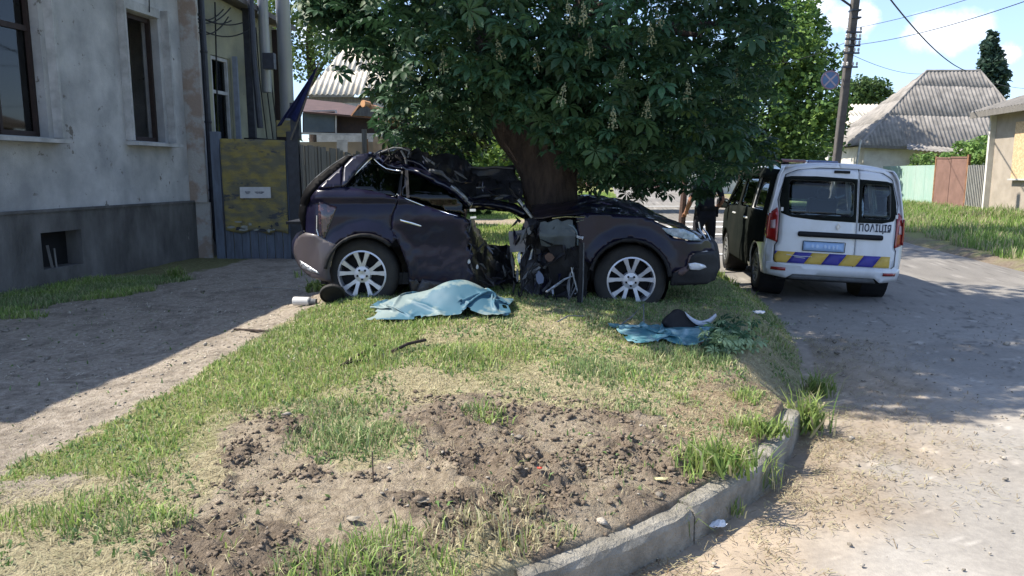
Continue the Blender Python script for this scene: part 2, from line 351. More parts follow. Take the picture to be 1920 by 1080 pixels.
def mark(x0, x1, y0, y1):
    nx = 8; V = []; F = []
    for j in range(2):
        for i in range(nx+1): V.append((x0+(x1-x0)*i/nx, (y0, y1)[j], .016))
    for i in range(nx): F.append([i, i+1, nx+2+i, nx+1+i])
    return mesh('crossing_stripe', V, F, M_WHITE)
rt = None
for k, (x0, x1, y0, y1) in enumerate(((4.2, 8.6, 26.0, 26.7), (4.2, 8.4, 23.5, 24.2), (4.2, 8.3, 20.6, 21.1), (3.8, 5.4, 15.6, 15.85), (5.2, 11.5, 38.6, 39.1))):
    o = mark(x0, x1, y0, y1); tag(o, kind='structure')

# kerb stones
M_CONC = mat('kerb_concrete', (.36, .335, .285), .95, c2=(.19, .175, .145), sc=6, bump=1.4, bsc=45, spec=.2)
kt = thing('kerb', 'weathered concrete kerb curving round the front of the grass island', 'kerb', (.6, 3.2, 0))
kp = [Vector((LX(y), y)) for y in np.linspace(G(995, 1062, .2)[1], 4.72, 60)]
kp = [kp[0]+(kp[0]-kp[2])*0.2]+kp
cum = [0]
for a, b in zip(kp, kp[1:]): cum.append(cum[-1]+(b-a).length)
def kat(s):
    s = min(max(s, 0), cum[-1]); i = max(0, min(len(cum)-2, int(np.searchsorted(cum, s))-1)); t = (s-cum[i])/(cum[i+1]-cum[i]+1e-9); p = kp[i].lerp(kp[i+1], t); d = (kp[i+1]-kp[i]).normalized(); return p, d
s0 = 0; kk = 0
while s0 < cum[-1]-.15:
    s1 = min(s0+(.98 if kk % 2 else 1.0), cum[-1]); V = []; F = []; nn = 14
    dz = random.uniform(-.012, .012); do = random.uniform(-.006, .006)
    prof = [(.0, -.1), (.0, .125), (.012, .152), (.03, .164), (.08, .168), (.125, .166), (.14, .15), (.14, -.1)]
    for i in range(nn):
        s = s0+.006+(s1-s0-.012)*i/(nn-1); p, d = kat(s); nl = Vector((-d.y, d.x))
        for a, z in prof:
            j = (fbm(np.array(s*14.), np.array(a*40+z*30), 1, 4, 8)-.5)*.024
            chip = .008*float(vn(np.array(s*9.), np.array(3.), 4) > .8)*(z > .16)
            q = p+nl*(a+float(j)+do-.0); V.append((q.x, q.y, z+dz+float(j)*.6-chip))
    m_ = len(prof)
    for i in range(nn-1):
        for k in range(m_-1): F.append([i*m_+k, i*m_+k+1, (i+1)*m_+k+1, (i+1)*m_+k])
    F.append(list(range(m_-1, -1, -1))); F.append([(nn-1)*m_+k for k in range(m_)])
    mesh('kerb_stone', V, F, M_CONC, kt, world=True); s0 = s1; kk += 1

# ------------------------------------------------------------------ grass, straw, clods
def blades(name, X, Y, H, Wd, C, m, lean=.35, z=None, kind='stuff', parent=None, zb=None):
    n = len(X); Z = zg(X, Y) if zb is None else zb; a = rng.uniform(0, 2*pi, n); b = rng.uniform(0, 2*pi, n); ln = rng.uniform(.1, 1, n)*lean*H
    dx = np.cos(a)*Wd/2; dy = np.sin(a)*Wd/2; lx = np.cos(b)*ln; ly = np.sin(b)*ln
    P = np.stack([X, Y, Z-.01], 1); S = np.stack([dx, dy, 0*dx], 1); L = np.stack([lx, ly, 0*lx], 1); U = np.stack([0*lx, 0*lx, H], 1)
    V = np.stack([P-S, P+S, P+L*.35+U*.6+S*.7, P+L*.35+U*.6-S*.7, P+L+U*np.clip(1-.45*(ln/H)[:, None]**2, .3, 1)], 1)
    i = np.arange(n)*5; q = np.stack([i, i+1, i+2, i+3], 1); t = np.stack([i+3, i+2, i+4], 1)
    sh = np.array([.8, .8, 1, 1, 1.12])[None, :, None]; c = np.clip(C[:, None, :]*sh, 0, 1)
    o = npmesh(name, V, quads=q, tris=t, col=c.reshape(-1, 3), m=m, parent=parent); return o
M_GRASS = mat('grass_blade', (1, 1, 1), .65, c2=(.8, .85, .8), sc=3, vc=True, trans=.35, spec=.25)
GREEN = np.array([.17, .29, .075]); LIME = np.array([.37, .45, .13]); BLUEG = np.array([.19, .26, .13]); STRAW = np.array([.60, .54, .34]); BROWN = np.array([.42, .35, .24])
def scatter(n, x0, x1, y0, y1):
    return rng.uniform(x0, x1, n), rng.uniform(y0, y1, n)
# main island
X, Y = scatter(560000, -7.2, 3.6, 2.2, 10.5); nn1 = fbm(X, Y, 1.1, 4, 5); nn2 = fbm(X, Y, 6, 4, 6); cl = fbm(X, Y, 2.6, 3, 61)
wx = X+(nn2-.5)*.5; wy = Y+(fbm(X, Y, 5, 3, 44)-.5)*.5
den = .42+.36*sst(.38, .6, nn1*.4+cl*.6); grn = sst(.34, .62, nn1*.45+cl*.55)*.55+.12
hh = .018+.035*cl+.02*sst(.60, .75, cl)
a = inpoly(wx, wy, P_GREEN); den[a] = .58; grn[a] = .80; hh[a] = .026+.05*cl[a]
a = inpoly(wx, wy, P_STRAW); den[a] = .34+.3*sst(.55, .7, cl[a]); grn[a] = .26*sst(.5, .62, cl[a])+.03; hh[a] *= .55
a = inpoly(wx, wy, P_DRYR); den[a] = .5; grn[a] = .18; hh[a] *= .75
a = inpoly(wx, wy, P_SOILA); den[a] = .03; grn[a] = .5
a = inpoly(wx, wy, P_SOILB); den[a] = .035; grn[a] = .35
a = inpoly(X+(nn2-.5)*.3, Y+(cl-.5)*.2, P_PATH); den[a] = .006; hh[a] *= .5
a = (X < -3.6) & (Y > 7.2)
wl_ = -5.55+.18*(Y-13.3); a = (X < wl_+1.3+(nn1-.5)*1.8) & (X > wl_+.02) & (Y > 7.5); den[a] = .45; grn[a] = .95; hh[a] = .08
a = X < wl_+.02; den[a] = 0
a = (Y > 6.2+.25*X) & (X > -2) & (Y < 10.5); grn[a] = np.maximum(grn[a], .7); den[a] = np.maximum(den[a], .42)
for px, py, r_, h_ in ((655, 835, .22, .13), (1362, 862, .20, .17), (1445, 800, .14, .16), (900, 795, .12, .12), (765, 1040, .22, .17), (640, 1060, .16, .15), (860, 1030, .15, .13), (165, 945, .14, .12), (90, 975, .16, .12), (265, 985, .12, .13), (950, 990, .22, .14), (700, 700, .3, .1), (1280, 690, .25, .12), (1130, 720, .25, .11), (880, 700, .3, .11), (1400, 745, .1, .1), (250, 890, .1, .09)):
    gx, gy = G(px, py, .27); d = np.hypot((X-gx)/1.3, Y-gy)+(nn2-.5)*.2; a = d < r_*1.15; den[a] = .5; hh[a] = h_*(1-.5*(d[a]/r_).clip(0, 1)); grn[a] = .12 if px in (950,) else .88
d = LX(Y)-X; a = (Y < 4.75) & (d < .15); den[a] = 0
a = (Y >= 4.75) & (d < -.05+(nn2-.5)*.5); den[a] = 0; a = (Y >= 4.75) & (d < .6); den[a] *= .6; grn[a] *= .75
k = rng.uniform(0, 1, len(X)) < den; X, Y, hh, grn, cl = X[k], Y[k], hh[k], grn[k], cl[k]; n = len(X)
isg = rng.uniform(0, 1, n) < grn; mixv = rng.uniform(0, 1, (n, 1)); C = np.where(isg[:, None], GREEN*(1-mixv)+LIME*mixv, STRAW*(1-mixv)+BROWN*mixv)
bl = (fbm(X, Y, 1.9, 2, 88) > .5) & isg & ~inpoly(X, Y, P_GREEN); C[bl] = C[bl]*.4+BLUEG*.6; isg2 = rng.uniform(0, 1, n) < .25; C[isg2] = C[isg2]*.5+STRAW*.5
hh = hh*rng.uniform(.5, 1.35, n); hh[~isg] *= .8
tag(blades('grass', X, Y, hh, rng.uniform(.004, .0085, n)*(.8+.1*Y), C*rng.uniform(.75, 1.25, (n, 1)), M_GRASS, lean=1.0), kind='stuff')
# low broad-leaved weeds and clover between the blades
X, Y = scatter(60000, -5, 3.2, 2.2, 8); q = fbm(X, Y, 2.4, 3, 41); den = sst(.5, .66, q)*.8+.04; den[inpoly(X, Y, P_PATH)] = .01; a = inpoly(X, Y, P_SOILA) | inpoly(X, Y, P_SOILB); den[a] *= .12; den[(LX(Y)-X < .2)] = 0
k = rng.uniform(0, 1, len(X)) < den; X, Y = X[k], Y[k]; n = len(X); mv = rng.uniform(0, 1, (n, 1))
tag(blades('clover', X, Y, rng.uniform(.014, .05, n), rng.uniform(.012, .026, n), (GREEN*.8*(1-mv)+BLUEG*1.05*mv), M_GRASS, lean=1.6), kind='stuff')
# straw lying flat, on the island, the path edge and the dusty gutter beside the kerb
def straws(name, X, Y, L, W, C, m, zoff=.006):
    n = len(X); a = rng.uniform(0, 2*pi, n); dx, dy = np.cos(a)*L/2, np.sin(a)*L/2; z0 = zsurf(X, Y)+zoff; t = rng.uniform(-.25, .25, n)*L
    V = np.stack([np.stack([X-dx-dy/L*W, Y-dy+dx/L*W, z0-t], 1), np.stack([X-dx+dy/L*W, Y-dy-dx/L*W, z0-t], 1), np.stack([X+dx+dy/L*W, Y+dy-dx/L*W, z0+t+.004], 1), np.stack([X+dx-dy/L*W, Y+dy+dx/L*W, z0+t+.004], 1)], 1)
    i = np.arange(n)*4; return npmesh(name, V, quads=np.stack([i, i+1, i+2, i+3], 1), col=np.repeat(C, 4, 0), m=m)
def zsurf(X, Y): return np.where((X > LX(Y)) & (X < RX(Y)), .004, zg(X, Y))
X, Y = scatter(200000, -6.5, 3.2, 2.2, 7.5); q = fbm(X, Y, 2.1, 3, 15); den = .12+.4*sst(.45, .65, q)
den[inpoly(X, Y, P_STRAW)] = .9; den[inpoly(X, Y, P_DRYR)] = .8; den[inpoly(X, Y, P_PATH)] = .03; den[inpoly(X, Y, P_GREEN)] = .1; a = inpoly(X, Y, P_SOILA) | inpoly(X, Y, P_SOILB); den[a] = .05
d = X-LX(Y); den[(d > -.16) & (Y < 4.8)] = 0; den[d > -.1] = 0
k = rng.uniform(0, 1, len(X)) < den; X, Y = X[k], Y[k]; n = len(X); mv = rng.uniform(0, 1, (n, 1))
tag(straws('dry_straw', X, Y, rng.uniform(.02, .07, n), rng.uniform(.0012, .003, n), (STRAW*(1-mv)+BROWN*mv)*rng.uniform(.7, 1.1, (n, 1)), M_GRASS), kind='stuff')
X, Y = scatter(160000, -.5, 5.5, 2.0, 7.6); d = X-LX(Y); q = fbm(X, Y, 3.1, 4, 16); den = sst(1.35, .15, d+(q-.5)*2.6)*(.15+.85*sst(.42, .62, q)); den[d < .02] = 0
k = rng.uniform(0, 1, len(X)) < den; X, Y = X[k], Y[k]; n = len(X); mv = rng.uniform(0, 1, (n, 1))
tag(straws('gutter_litter', X, Y, rng.uniform(.012, .05, n), rng.uniform(.0015, .005, n), (STRAW*.85*(1-mv)+np.array([.2, .13, .08])*mv), M_GRASS, .004), kind='stuff')
X, Y = scatter(16000, -7, -1, 4, 11); q = fbm(X, Y, 1.3, 3, 46); k = (rng.uniform(0, 1, len(X)) < sst(.42, .62, q)*.5+.04) & (Y > 5.2) & (X > -5.3+.18*(Y-13.3)); X, Y = X[k], Y[k]; n = len(X)
tag(straws('leaf_litter', X, Y, rng.uniform(.01, .035, n), rng.uniform(.003, .009, n), np.array([.50, .45, .38])*rng.uniform(.5, 1.5, (n, 1)), M_GRASS, .008), kind='stuff')
# soil clods and pebbles
def lumps(name, X, Y, S, C, m, sink=.35):
    bm = bmesh.new(); bmesh.ops.create_icosphere(bm, subdivisions=1, radius=1); T = np.array([v.co[:] for v in bm.verts]); F = np.array([[v.index for v in f.verts] for f in bm.faces]); bm.free()
    n = len(X); V = T[None]*(1+rng.uniform(-.48, .42, (n, len(T), 1)))*S[:, None, None]*rng.uniform(.55, 1.5, (n, 1, 3)); V[:, :, 2] *= .6
    V += np.stack([X, Y, zsurf(X, Y)+S*(.75-sink*2*.5)], 1)[:, None, :]
    f = F[None]+(np.arange(n)*len(T))[:, None, None]
    return npmesh(name, V, tris=f.reshape(-1, 3), col=np.repeat(C, len(T), 0), m=m)
M_CLOD = mat('clod_earth', (1, 1, 1), 1, c2=(.75, .72, .7), sc=40, bump=.8, bsc=90, vc=True, spec=.05)
X, Y = scatter(90000, -4, 2.2, 2.2, 6); A = inpoly(X, Y, P_SOILA); B = inpoly(X, Y, P_SOILB)
q = fbm(X, Y, 4.2, 4, 71); q2 = fbm(X, Y, 5, 4, 72); q3 = fbm(X, Y, 9, 3, 73)
den = np.where(A, sst(.48, .58, q)*.8*sst(.35, .55, q3)+.01, 0)+np.where(B, .12+.55*sst(.4, .55, q2)*sst(.4, .6, q3), 0)
k = rng.uniform(0, 1, len(X)) < den*.75; X, Y = X[k], Y[k]; n = len(X); S = .003+.010*rng.uniform(0, 1, n)**3+(rng.uniform(0, 1, n) < .03)*.012
mv = rng.uniform(.75, 1.3, (n, 1))
tag(lumps('soil_clods', X, Y, S, np.array([.235, .19, .145])*mv, M_CLOD), kind='stuff')
# bigger heaps of clods thrown up along the wheel tracks
HX, HY, HS = [], [], []
for px, py, rx, ry, cnt in ((510, 805, 60, 16, 120), (465, 850, 38, 22, 110), (450, 880, 36, 10, 70), (470, 935, 60, 16, 70), (560, 900, 70, 14, 70), (530, 1030, 60, 24, 60), (800, 770, 90, 10, 90), (1010, 790, 160, 22, 200), (1080, 870, 110, 40, 240), (880, 880, 90, 22, 90), (1040, 950, 50, 40, 90), (1180, 860, 90, 40, 120), (690, 905, 40, 10, 24), (1100, 770, 160, 10, 90), (370, 942, 12, 6, 8)):
    for _ in range(int(cnt*1.7)):
        g = G(px+random.gauss(0, rx*.5), py+random.gauss(0, ry*.5), .25); HX.append(g[0]); HY.append(g[1]); HS.append(.003+.013*random.random()**3)
n = len(HX); tag(lumps('soil_heap', np.array(HX), np.array(HY), np.array(HS), np.array([.235, .19, .145])*rng.uniform(.7, 1.25, (n, 1)), M_CLOD, .25), kind='stuff')
X, Y = scatter(9000, -7, 6, 2.4, 9.5); k = inpoly(X, Y, P_SOILA) | inpoly(X, Y, P_SOILB) | ((rng.uniform(0, 1, 9000) < .8) & inpoly(X, Y, P_PATH)) | (X > LX(Y)+.05); X, Y = X[k], Y[k]; n = len(X)
k = rng.uniform(0, 1, n) < np.where(X < -1.6, 1, .4); X, Y = X[k], Y[k]; n = len(X)
tag(lumps('pebbles', X, Y, rng.uniform(.003, .011, n)+(rng.uniform(0, 1, n) < .02)*.015, np.array([.42, .38, .32])*rng.uniform(.5, 1.3, (n, 1)), M_CLOD), kind='stuff')
# verge grass across the road and lawn behind the tree
X, Y = scatter(150000, 8.3, 22, 8, 36); d = X-RX(Y); q = fbm(X, Y, .9, 3, 17); k = (d+(q-.5)*1.6 > .9) & (rng.uniform(0, 1, len(X)) < .25+.8*q) & (X < 17.2+.13*(Y-27)); X, Y = X[k], Y[k]; n = len(X); mv = rng.uniform(0, 1, (n, 1))
C = (GREEN*.9+LIME*.5*mv); s_ = rng.uniform(0, 1, n) < .20+.4*sst(.45, .65, fbm(X, Y, 1.3, 3, 19)); C = C*rng.uniform(.6, 1.1, (n, 1)); C[s_] = STRAW*.75
tag(blades('verge_grass', X, Y, rng.uniform(.08, .34, n)*(.25+1.3*fbm(X, Y, .9, 3, 18)), rng.uniform(.014, .03, n), C, M_GRASS, lean=.6), kind='stuff')
X, Y = scatter(120000, -3.1, 14, 10.5, 62); k = (X < LX(Y)-.05) & ~((Y > 21.5) & (Y < 24.5) & (X < 1.2)) & (X > -3.3); X, Y = X[k], Y[k]; n = len(X); mv = rng.uniform(0, 1, (n, 1))
tag(blades('lawn', X, Y, rng.uniform(.06, .16, n), rng.uniform(.012, .03, n), GREEN*(1-mv)+LIME*1.1*mv, M_GRASS, lean=.7), kind='stuff')

# weeds standing at the kerb
M_LEAF = mat('weed_leaf', (.11, .21, .05), .6, c2=(.17, .28, .08), sc=20, trans=.3)
def weed(px, py, z, h, n, label, spread=.09, wd=.010, cat='weed'):
    x, y = G(px, py, z); x = np.array([x]*n)+rng.normal(0, spread*.55, n); y = np.array([y]*n)+rng.normal(0, spread*.55, n)
    mv = rng.uniform(0, 1, (n, 1)); zz = np.full(n, z)
    cw = (GREEN*(1-mv)+LIME*mv)*.78; dw = rng.uniform(0, 1, n) < .22; cw[dw] = STRAW*.75
    o = blades('weed_clump', x, y, rng.uniform(.3, 1, n)*h, rng.uniform(.5, 1.4, n)*wd, cw, M_GRASS, lean=1.1, zb=zz)
    me = o.data; cx, cy = x.mean(), y.mean(); me.transform(Matrix.Translation((-cx, -cy, -z))); o.location = (cx, cy, z); return tag(o, label, cat)
weed(1512, 800, .03, .30, 260, 'tall bright green weed clump growing at the outer foot of the kerb bend', .11, .013)
weed(1535, 735, .02, .24, 160, 'green weed clump further along the road edge, half in the tree shadow', .10, .012)
weed(1430, 905, .03, .26, 60, 'dry grey green weed stalks hanging over the kerb face at the right', .09, .006)
weed(1275, 1000, .02, .24, 34, 'thin dry weed stalks standing before the kerb joint', .05, .005)
weed(1375, 960, .02, .12, 40, 'small green weed sprig beside the white scrap at the kerb foot', .05, .008)
weed(1360, 872, .24, .19, 240, 'bushy green weed clump growing on the soil just inside the kerb', .13, .013)
weed(1440, 812, .22, .17, 130, 'green weed clump inside the kerb near its buried end', .09, .012)
weed(600, 545, .27, .2, 240, 'bright green leafy weed growing under the rear bumper of the wrecked car', .13, .035)
weed(330, 520, .24, .22, 200, 'dark weed clump in the shade at the foot of the pale house', .13, .012)
weed(1858, 384, .5, .7, 340, 'green shrubby weed against the corner of the boarded house', .5, .06)

# ------------------------------------------------------------------ pale house on the left
def WP(Y, z, off=0.):                # point on the street wall at depth Y; off = metres out of the wall
    return Vector((-5.55+.18*(Y-13.3)+off*.984, Y-off*.177, z))
M_PLAST = mat('house_plaster', (.60, .60, .59), .9, c2=(.38, .385, .39), streak=.2, sc=1.5, bump=.6, bsc=45, spec=.15, det=9, spots=((.20, .185, .165), 5.5, .615))
M_PLINTH = mat('plinth_cement', (.23, .225, .22), .95, streak=.3, c2=(.11, .108, .105), sc=1.8, bump=1, bsc=25, stretch=(1, 1, .45), det=9, spots=((.32, .31, .29), 5, .66), spec=.1)
M_PALE = mat('pale_trim', (.56, .56, .55), .85, streak=.3, c2=(.38, .38, .37), sc=5, bump=.2)
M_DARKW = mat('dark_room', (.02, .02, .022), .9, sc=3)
M_BROWNW = mat('brown_frame', (.045, .028, .024), .6, c2=(.03, .02, .018), sc=14)
M_PIPE = mat('painted_pipe', (.035, .04, .055), .45, c2=(.02, .022, .03), sc=10)
M_RUST = mat('rust', (.30, .15, .075), .8, c2=(.15, .075, .045), sc=9, bump=.4)
M_PEEL = mat('peeled_plaster', (.31, .245, .20), .9, c2=(.40, .39, .37), sc=3, bump=.8, bsc=20, thr=(.42, .55))
M_OCHRE = mat('ochre_wall', (.42, .40, .27), .9, c2=(.27, .27, .21), sc=1.3, bump=.5, bsc=50, det=8, spots=((.22, .21, .17), 6, .64))
M_GLASSD = glass('window_glass', (.35, .38, .38), .03, 1.6)
M_GALV0 = mat('dull_slat', (.22, .21, .2), .8); M_WIRE = mat('black_cable', (.015, .015, .017), .7)
M_ROOFT = mat('roof_tin', (.16, .15, .145), .7, c2=(.1, .09, .09), sc=4)
hs = thing('house', 'pale plastered single storey house with dark high plinth at the left edge', 'house', WP(9, .1))
def wq(Y, z, off=0): return WP(Y, z, off)
w1 = [(8.88, 2.17), (10.08, 2.17), (10.08, 4.2), (8.88, 4.2)]; w2 = [(11.68, 2.2), (12.5, 2.2), (12.5, 4.15), (11.68, 4.15)]
w0 = [(5.9, 2.17), (7.06, 2.17), (7.06, 4.2), (5.9, 4.2)]
panel('wall', [(4.9, 1.2), (13.7, 1.2), (13.7, 5.0), (4.9, 5.0)], lambda a, b: wq(a, b), M_PLAST, hs, holes=[w0, w1, w2], sp=.5, smooth=False, solid=.3, world=True)
vent = [(9.72, .45), (10.42, .45), (10.42, .93), (9.72, .93)]
panel('plinth', [(4.9, -.2), (13.72, -.2), (13.72, 1.2), (4.9, 1.2)], lambda a, b: wq(a, b, .06), M_PLINTH, hs, holes=[vent], sp=.4, smooth=False, solid=.3, world=True)
m = MB(); m.box(WP(9.3, 1.215, .02), (.12, 8.8, .035), rz=-atan(.18)); m.build('plinth_ledge', M_PLINTH, hs, world=True)
m = MB(); m.box(WP(10.07, .69, -.2), (.02, .8, .6), rz=-atan(.18)); m.build('vent_recess', M_DARKW, hs, world=True)
m = MB(); m.bar(WP(9.95, .45, -.02), WP(9.93, .75, -.05), .03); m.bar(WP(10.02, .45, -.02), WP(10.03, .7, -.04), .02); m.build('vent_slat', M_GALV0, hs, world=True)
for (a0, a1, z0, z1) in ((5.9, 7.06, 2.17, 4.2), (8.88, 10.08, 2.17, 4.2), (11.68, 12.5, 2.2, 4.15)):
    w = thing('window', None, None); w.parent = hs
    two = a0 < 11
    m = MB(); L_ = a1-a0; q = -.16
    for zz in (z0+.04, z1-.04)+((z0+(z1-z0)*.68,) if two else ()): m.bar(WP(a0+.01, zz, q), WP(a1-.01, zz, q), .05, .07)
    for aa in (a0+.035, a1-.035)+(((a0+a1)/2,) if two else ()): m.bar(WP(aa, z0+.02, q), WP(aa, z1-.02, q), .07, .05, up=(0, 1, 0))
    fo = m.build('frame', M_BROWNW, w); fo.location = -hs.location
    if two:
        for bb, cc in ((z0+.06, z0+(z1-z0)*.66), (z0+(z1-z0)*.70, z1-.06)):
            for d0, d1 in ((a0+.07, (a0+a1)/2-.03), ((a0+a1)/2+.03, a1-.07)):
                m = MB(); m.bar(WP(d0, (bb+cc)/2, q-.01), WP(d1, (bb+cc)/2, q-.01), .008, cc-bb); o = m.build('pane', M_GLASSD, w); o.location = -hs.location
    m = MB(); m.bar(WP(a0-.12, z0-.05, .08), WP(a1+.16, z0-.05, .08), .26, .05); o = m.build('sill', M_PALE, w); o.location = -hs.location
    m = MB()
    for (p, r_) in (((a0-.09, z0), (a0-.09, z1)), ((a1+.11, z0), (a1+.11, z1))): m.bar(WP(p[0], p[1], .015), WP(r_[0], r_[1]+.14, .015), .20, .05, up=(0, 1, 0))
    m.bar(WP(a0-.0, z1+.075, .012), WP(a1+.0, z1+.075, .012), .05, .14); o = m.build('surround', M_PALE, w); o.location = -hs.location
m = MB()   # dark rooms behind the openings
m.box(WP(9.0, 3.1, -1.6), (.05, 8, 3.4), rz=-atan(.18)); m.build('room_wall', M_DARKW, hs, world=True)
m = MB(); m.bar(WP(13.1, 1.2, .04), WP(13.1, 5, .04), .50, .07, up=(0, 1, 0)); m.bar(WP(13.15, .1, .09), WP(13.15, 1.2, .09), .42, .06, up=(0, 1, 0)); m.build('pilaster', M_PEEL, hs, world=True)
# roof and side walls
V = [WP(4.5, 5.0, .42), WP(13.8, 5.0, .42), WP(13.8, 4.95, -7), WP(4.5, 4.95, -7), WP(4.5, 5.09, .42), WP(13.8, 5.09, .42), WP(12, 7.3, -3.4), WP(6, 7.3, -3.4), WP(13.8, 5.09, -7), WP(4.5, 5.09, -7)]
mesh('roof', V, [[0, 1, 2, 3], [0, 4, 5, 1], [4, 7, 6, 5], [7, 9, 8, 6], [4, 9, 7], [5, 6, 8], [1, 5, 8, 2], [0, 3, 9, 4]], M_ROOFT, hs, world=True)
m = MB(); m.bar(WP(4.9, 2.5, -.3), WP(4.9, 2.5, -6.8), .25, 5.0); m.bar(WP(13.55, 2.5, -.35), WP(13.55, 2.5, -6.8), .25, 5.0); m.bar(WP(5, 2.5, -6.7), WP(13, 2.5, -6.7), .2, 5); m.build('side_wall', M_PLAST, hs, world=True)
m = MB(); m.tube([WP(13.57, 5.0, .2), WP(13.55, 4.9, .12), WP(13.55, .6, .12), WP(13.55, .4, .2)], .055, 10)
for z in (1.4, 2.6, 3.8): m.lathe([(.062, -.02), (.066, 0), (.062, .02)], WP(13.55, z, .12), 'Z', 10)
m.build('drainpipe', M_PIPE, hs, world=True)
m = MB()
def sag(a, b, s, n=12): return [a.lerp(b, i/n)-Vector((0, 0, s*4*(i/n)*(1-i/n))) for i in range(n+1)]
random.seed(3)
for k in range(6): m.tube(sag(WP(13.15, 4.5-.07*k, .14), WP(14.9+random.uniform(-.6, .5), 4.35+random.uniform(-.1, .4), .08), .12+.1*random.random()), .012, 5)
m.tube(sag(WP(14.1, 4.75, .05), WP(13.95, 2.4, .05), .0), .014, 5); m.tube(sag(WP(12.3, 5, .05), WP(12.25, 4.2, .05), .02), .008, 5)
m.build('cable_bundle', M_WIRE, hs, world=True)

def WPB(Y, z, off=0.): return WP(Y+.38, z, off)
# ------------------------------------------------------------------ ochre house behind the gate
h2 = thing('annex_house', 'yellow green plastered low house end behind the yellow gate with two tall flue pipes', 'house', WPB(15, .1))
wa = [(13.72, 2.0), (14.32, 2.0), (14.32, 3.85), (13.72, 3.85)]
panel('wall', [(13.34, -.1), (16.3, -.1), (16.3, 4.75), (13.34, 4.95)], lambda a, b: WPB(a, b, -.1), M_OCHRE, h2, holes=[wa], sp=.5, smooth=False, solid=.25, world=True)
V = [WPB(13.3, 4.96, .18), WPB(16.6, 4.76, .18), WPB(16.6, 5.6, -4), WPB(13.3, 5.6, -4), WPB(13.3, 5.06, .18), WPB(16.6, 4.86, .18), WPB(16.6, 5.7, -4), WPB(13.3, 5.7, -4)]
mesh('roof', V, [[3, 2, 1, 0], [4, 5, 6, 7], [0, 1, 5, 4], [1, 2, 6, 5], [2, 3, 7, 6], [3, 0, 4, 7]], M_ROOFT, h2, world=True)
m = MB(); m.bar(WPB(16.2, 2.4, -.35), WPB(16.2, 2.4, -4), .2, 4.8); m.build('end_wall', M_OCHRE, h2, world=True)
w = thing('window', None, None); w.parent = h2
m = MB()
for zz in (2.04, 3.2, 3.81): m.bar(WPB(13.73, zz, -.15), WPB(14.31, zz, -.15), .05, .06)
for aa in (13.76, 14.28): m.bar(WPB(aa, 2.02, -.15), WPB(aa, 3.83, -.15), .06, .05, up=(0, 1, 0))
o = m.build('frame', M_PALE, w); o.location = -h2.location
for b0, b1 in ((2.07, 3.17), (3.23, 3.78)):
    m = MB(); m.bar(WPB(13.8, (b0+b1)/2, -.17), WPB(14.25, (b0+b1)/2, -.17), .008, b1-b0); o = m.build('pane', M_GLASSD, w); o.location = -h2.location
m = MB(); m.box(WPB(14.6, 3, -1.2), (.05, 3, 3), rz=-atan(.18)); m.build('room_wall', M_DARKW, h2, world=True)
m = MB(); m.bar(WPB(14.36, 2.0, .0), WPB(14.36, 3.9, .0), .09, .06, up=(0, 1, 0)); m.build('shutter', mat('grey_blue_paint', (.25, .28, .33), .7, sc=8), h2, world=True)
m = MB(); m.bar(WPB(14.95, 1.9, -.05), WPB(14.95, 4.9, -.05), .16, .10, up=(0, 1, 0)); m.build('corner_board', M_PIPE, h2, world=True)
m = MB(); m.bar(WPB(16.1, 1.8, -.05), WPB(16.1, 4.7, -.05), .3, .12, up=(0, 1, 0)); m.build('brown_board', M_BROWNW, h2, world=True)
for aa in (15.25, 15.5, 15.72):
    m = MB(); m.tube([WPB(aa, 4.6, -.02), WPB(aa+.05, 3.6, -.02), WPB(aa+.25, 2.3, -.02)], .012, 5); m.build('cable', M_WIRE, h2, world=True)
M_GALV = mat('galvanised', (.42, .45, .50), .45, c2=(.32, .35, .40), sc=3, metal=.5, stretch=(1, 1, .3))
for (pxc, Yc, r_, zb, cv) in ((497, 15.4, .10, 3.3, 0), (534, 15.8, .14, 2.75, 1)):
    p = Q(pxc, 100, Yc); m = MB(); m.lathe([(r_*.9, zb), (r_, zb+.02), (r_, 5.3), (r_*1.06, 5.31), (r_*1.06, 5.36), (r_, 5.37), (r_, 7.2), (r_*.95, 7.2)], (p.x, Yc, 0), 'Z', 18)
    m.build('flue_pipe', M_GALV, h2, world=True, smooth=True)
m = MB(); m.box(Q(505, 115, 15.2), (.22, .16, .3)); m.build('meter_box', M_PIPE, h2, world=True)
m = MB(); m.tube([Q(470, 0, 14.9)+Vector((0, 0, .8)), Q(470, 0, 14.9), Q(476, 110, 14.9), Q(488, 240, 14.9)], .06, 10); m.build('drainpipe', M_PIPE, h2, world=True)
m = MB(); m.box(WPB(15.5, 2.25, .0), (.3, 1.6, .3), rz=-atan(.18)); m.build('lean_to', M_DARKW, h2, world=True)

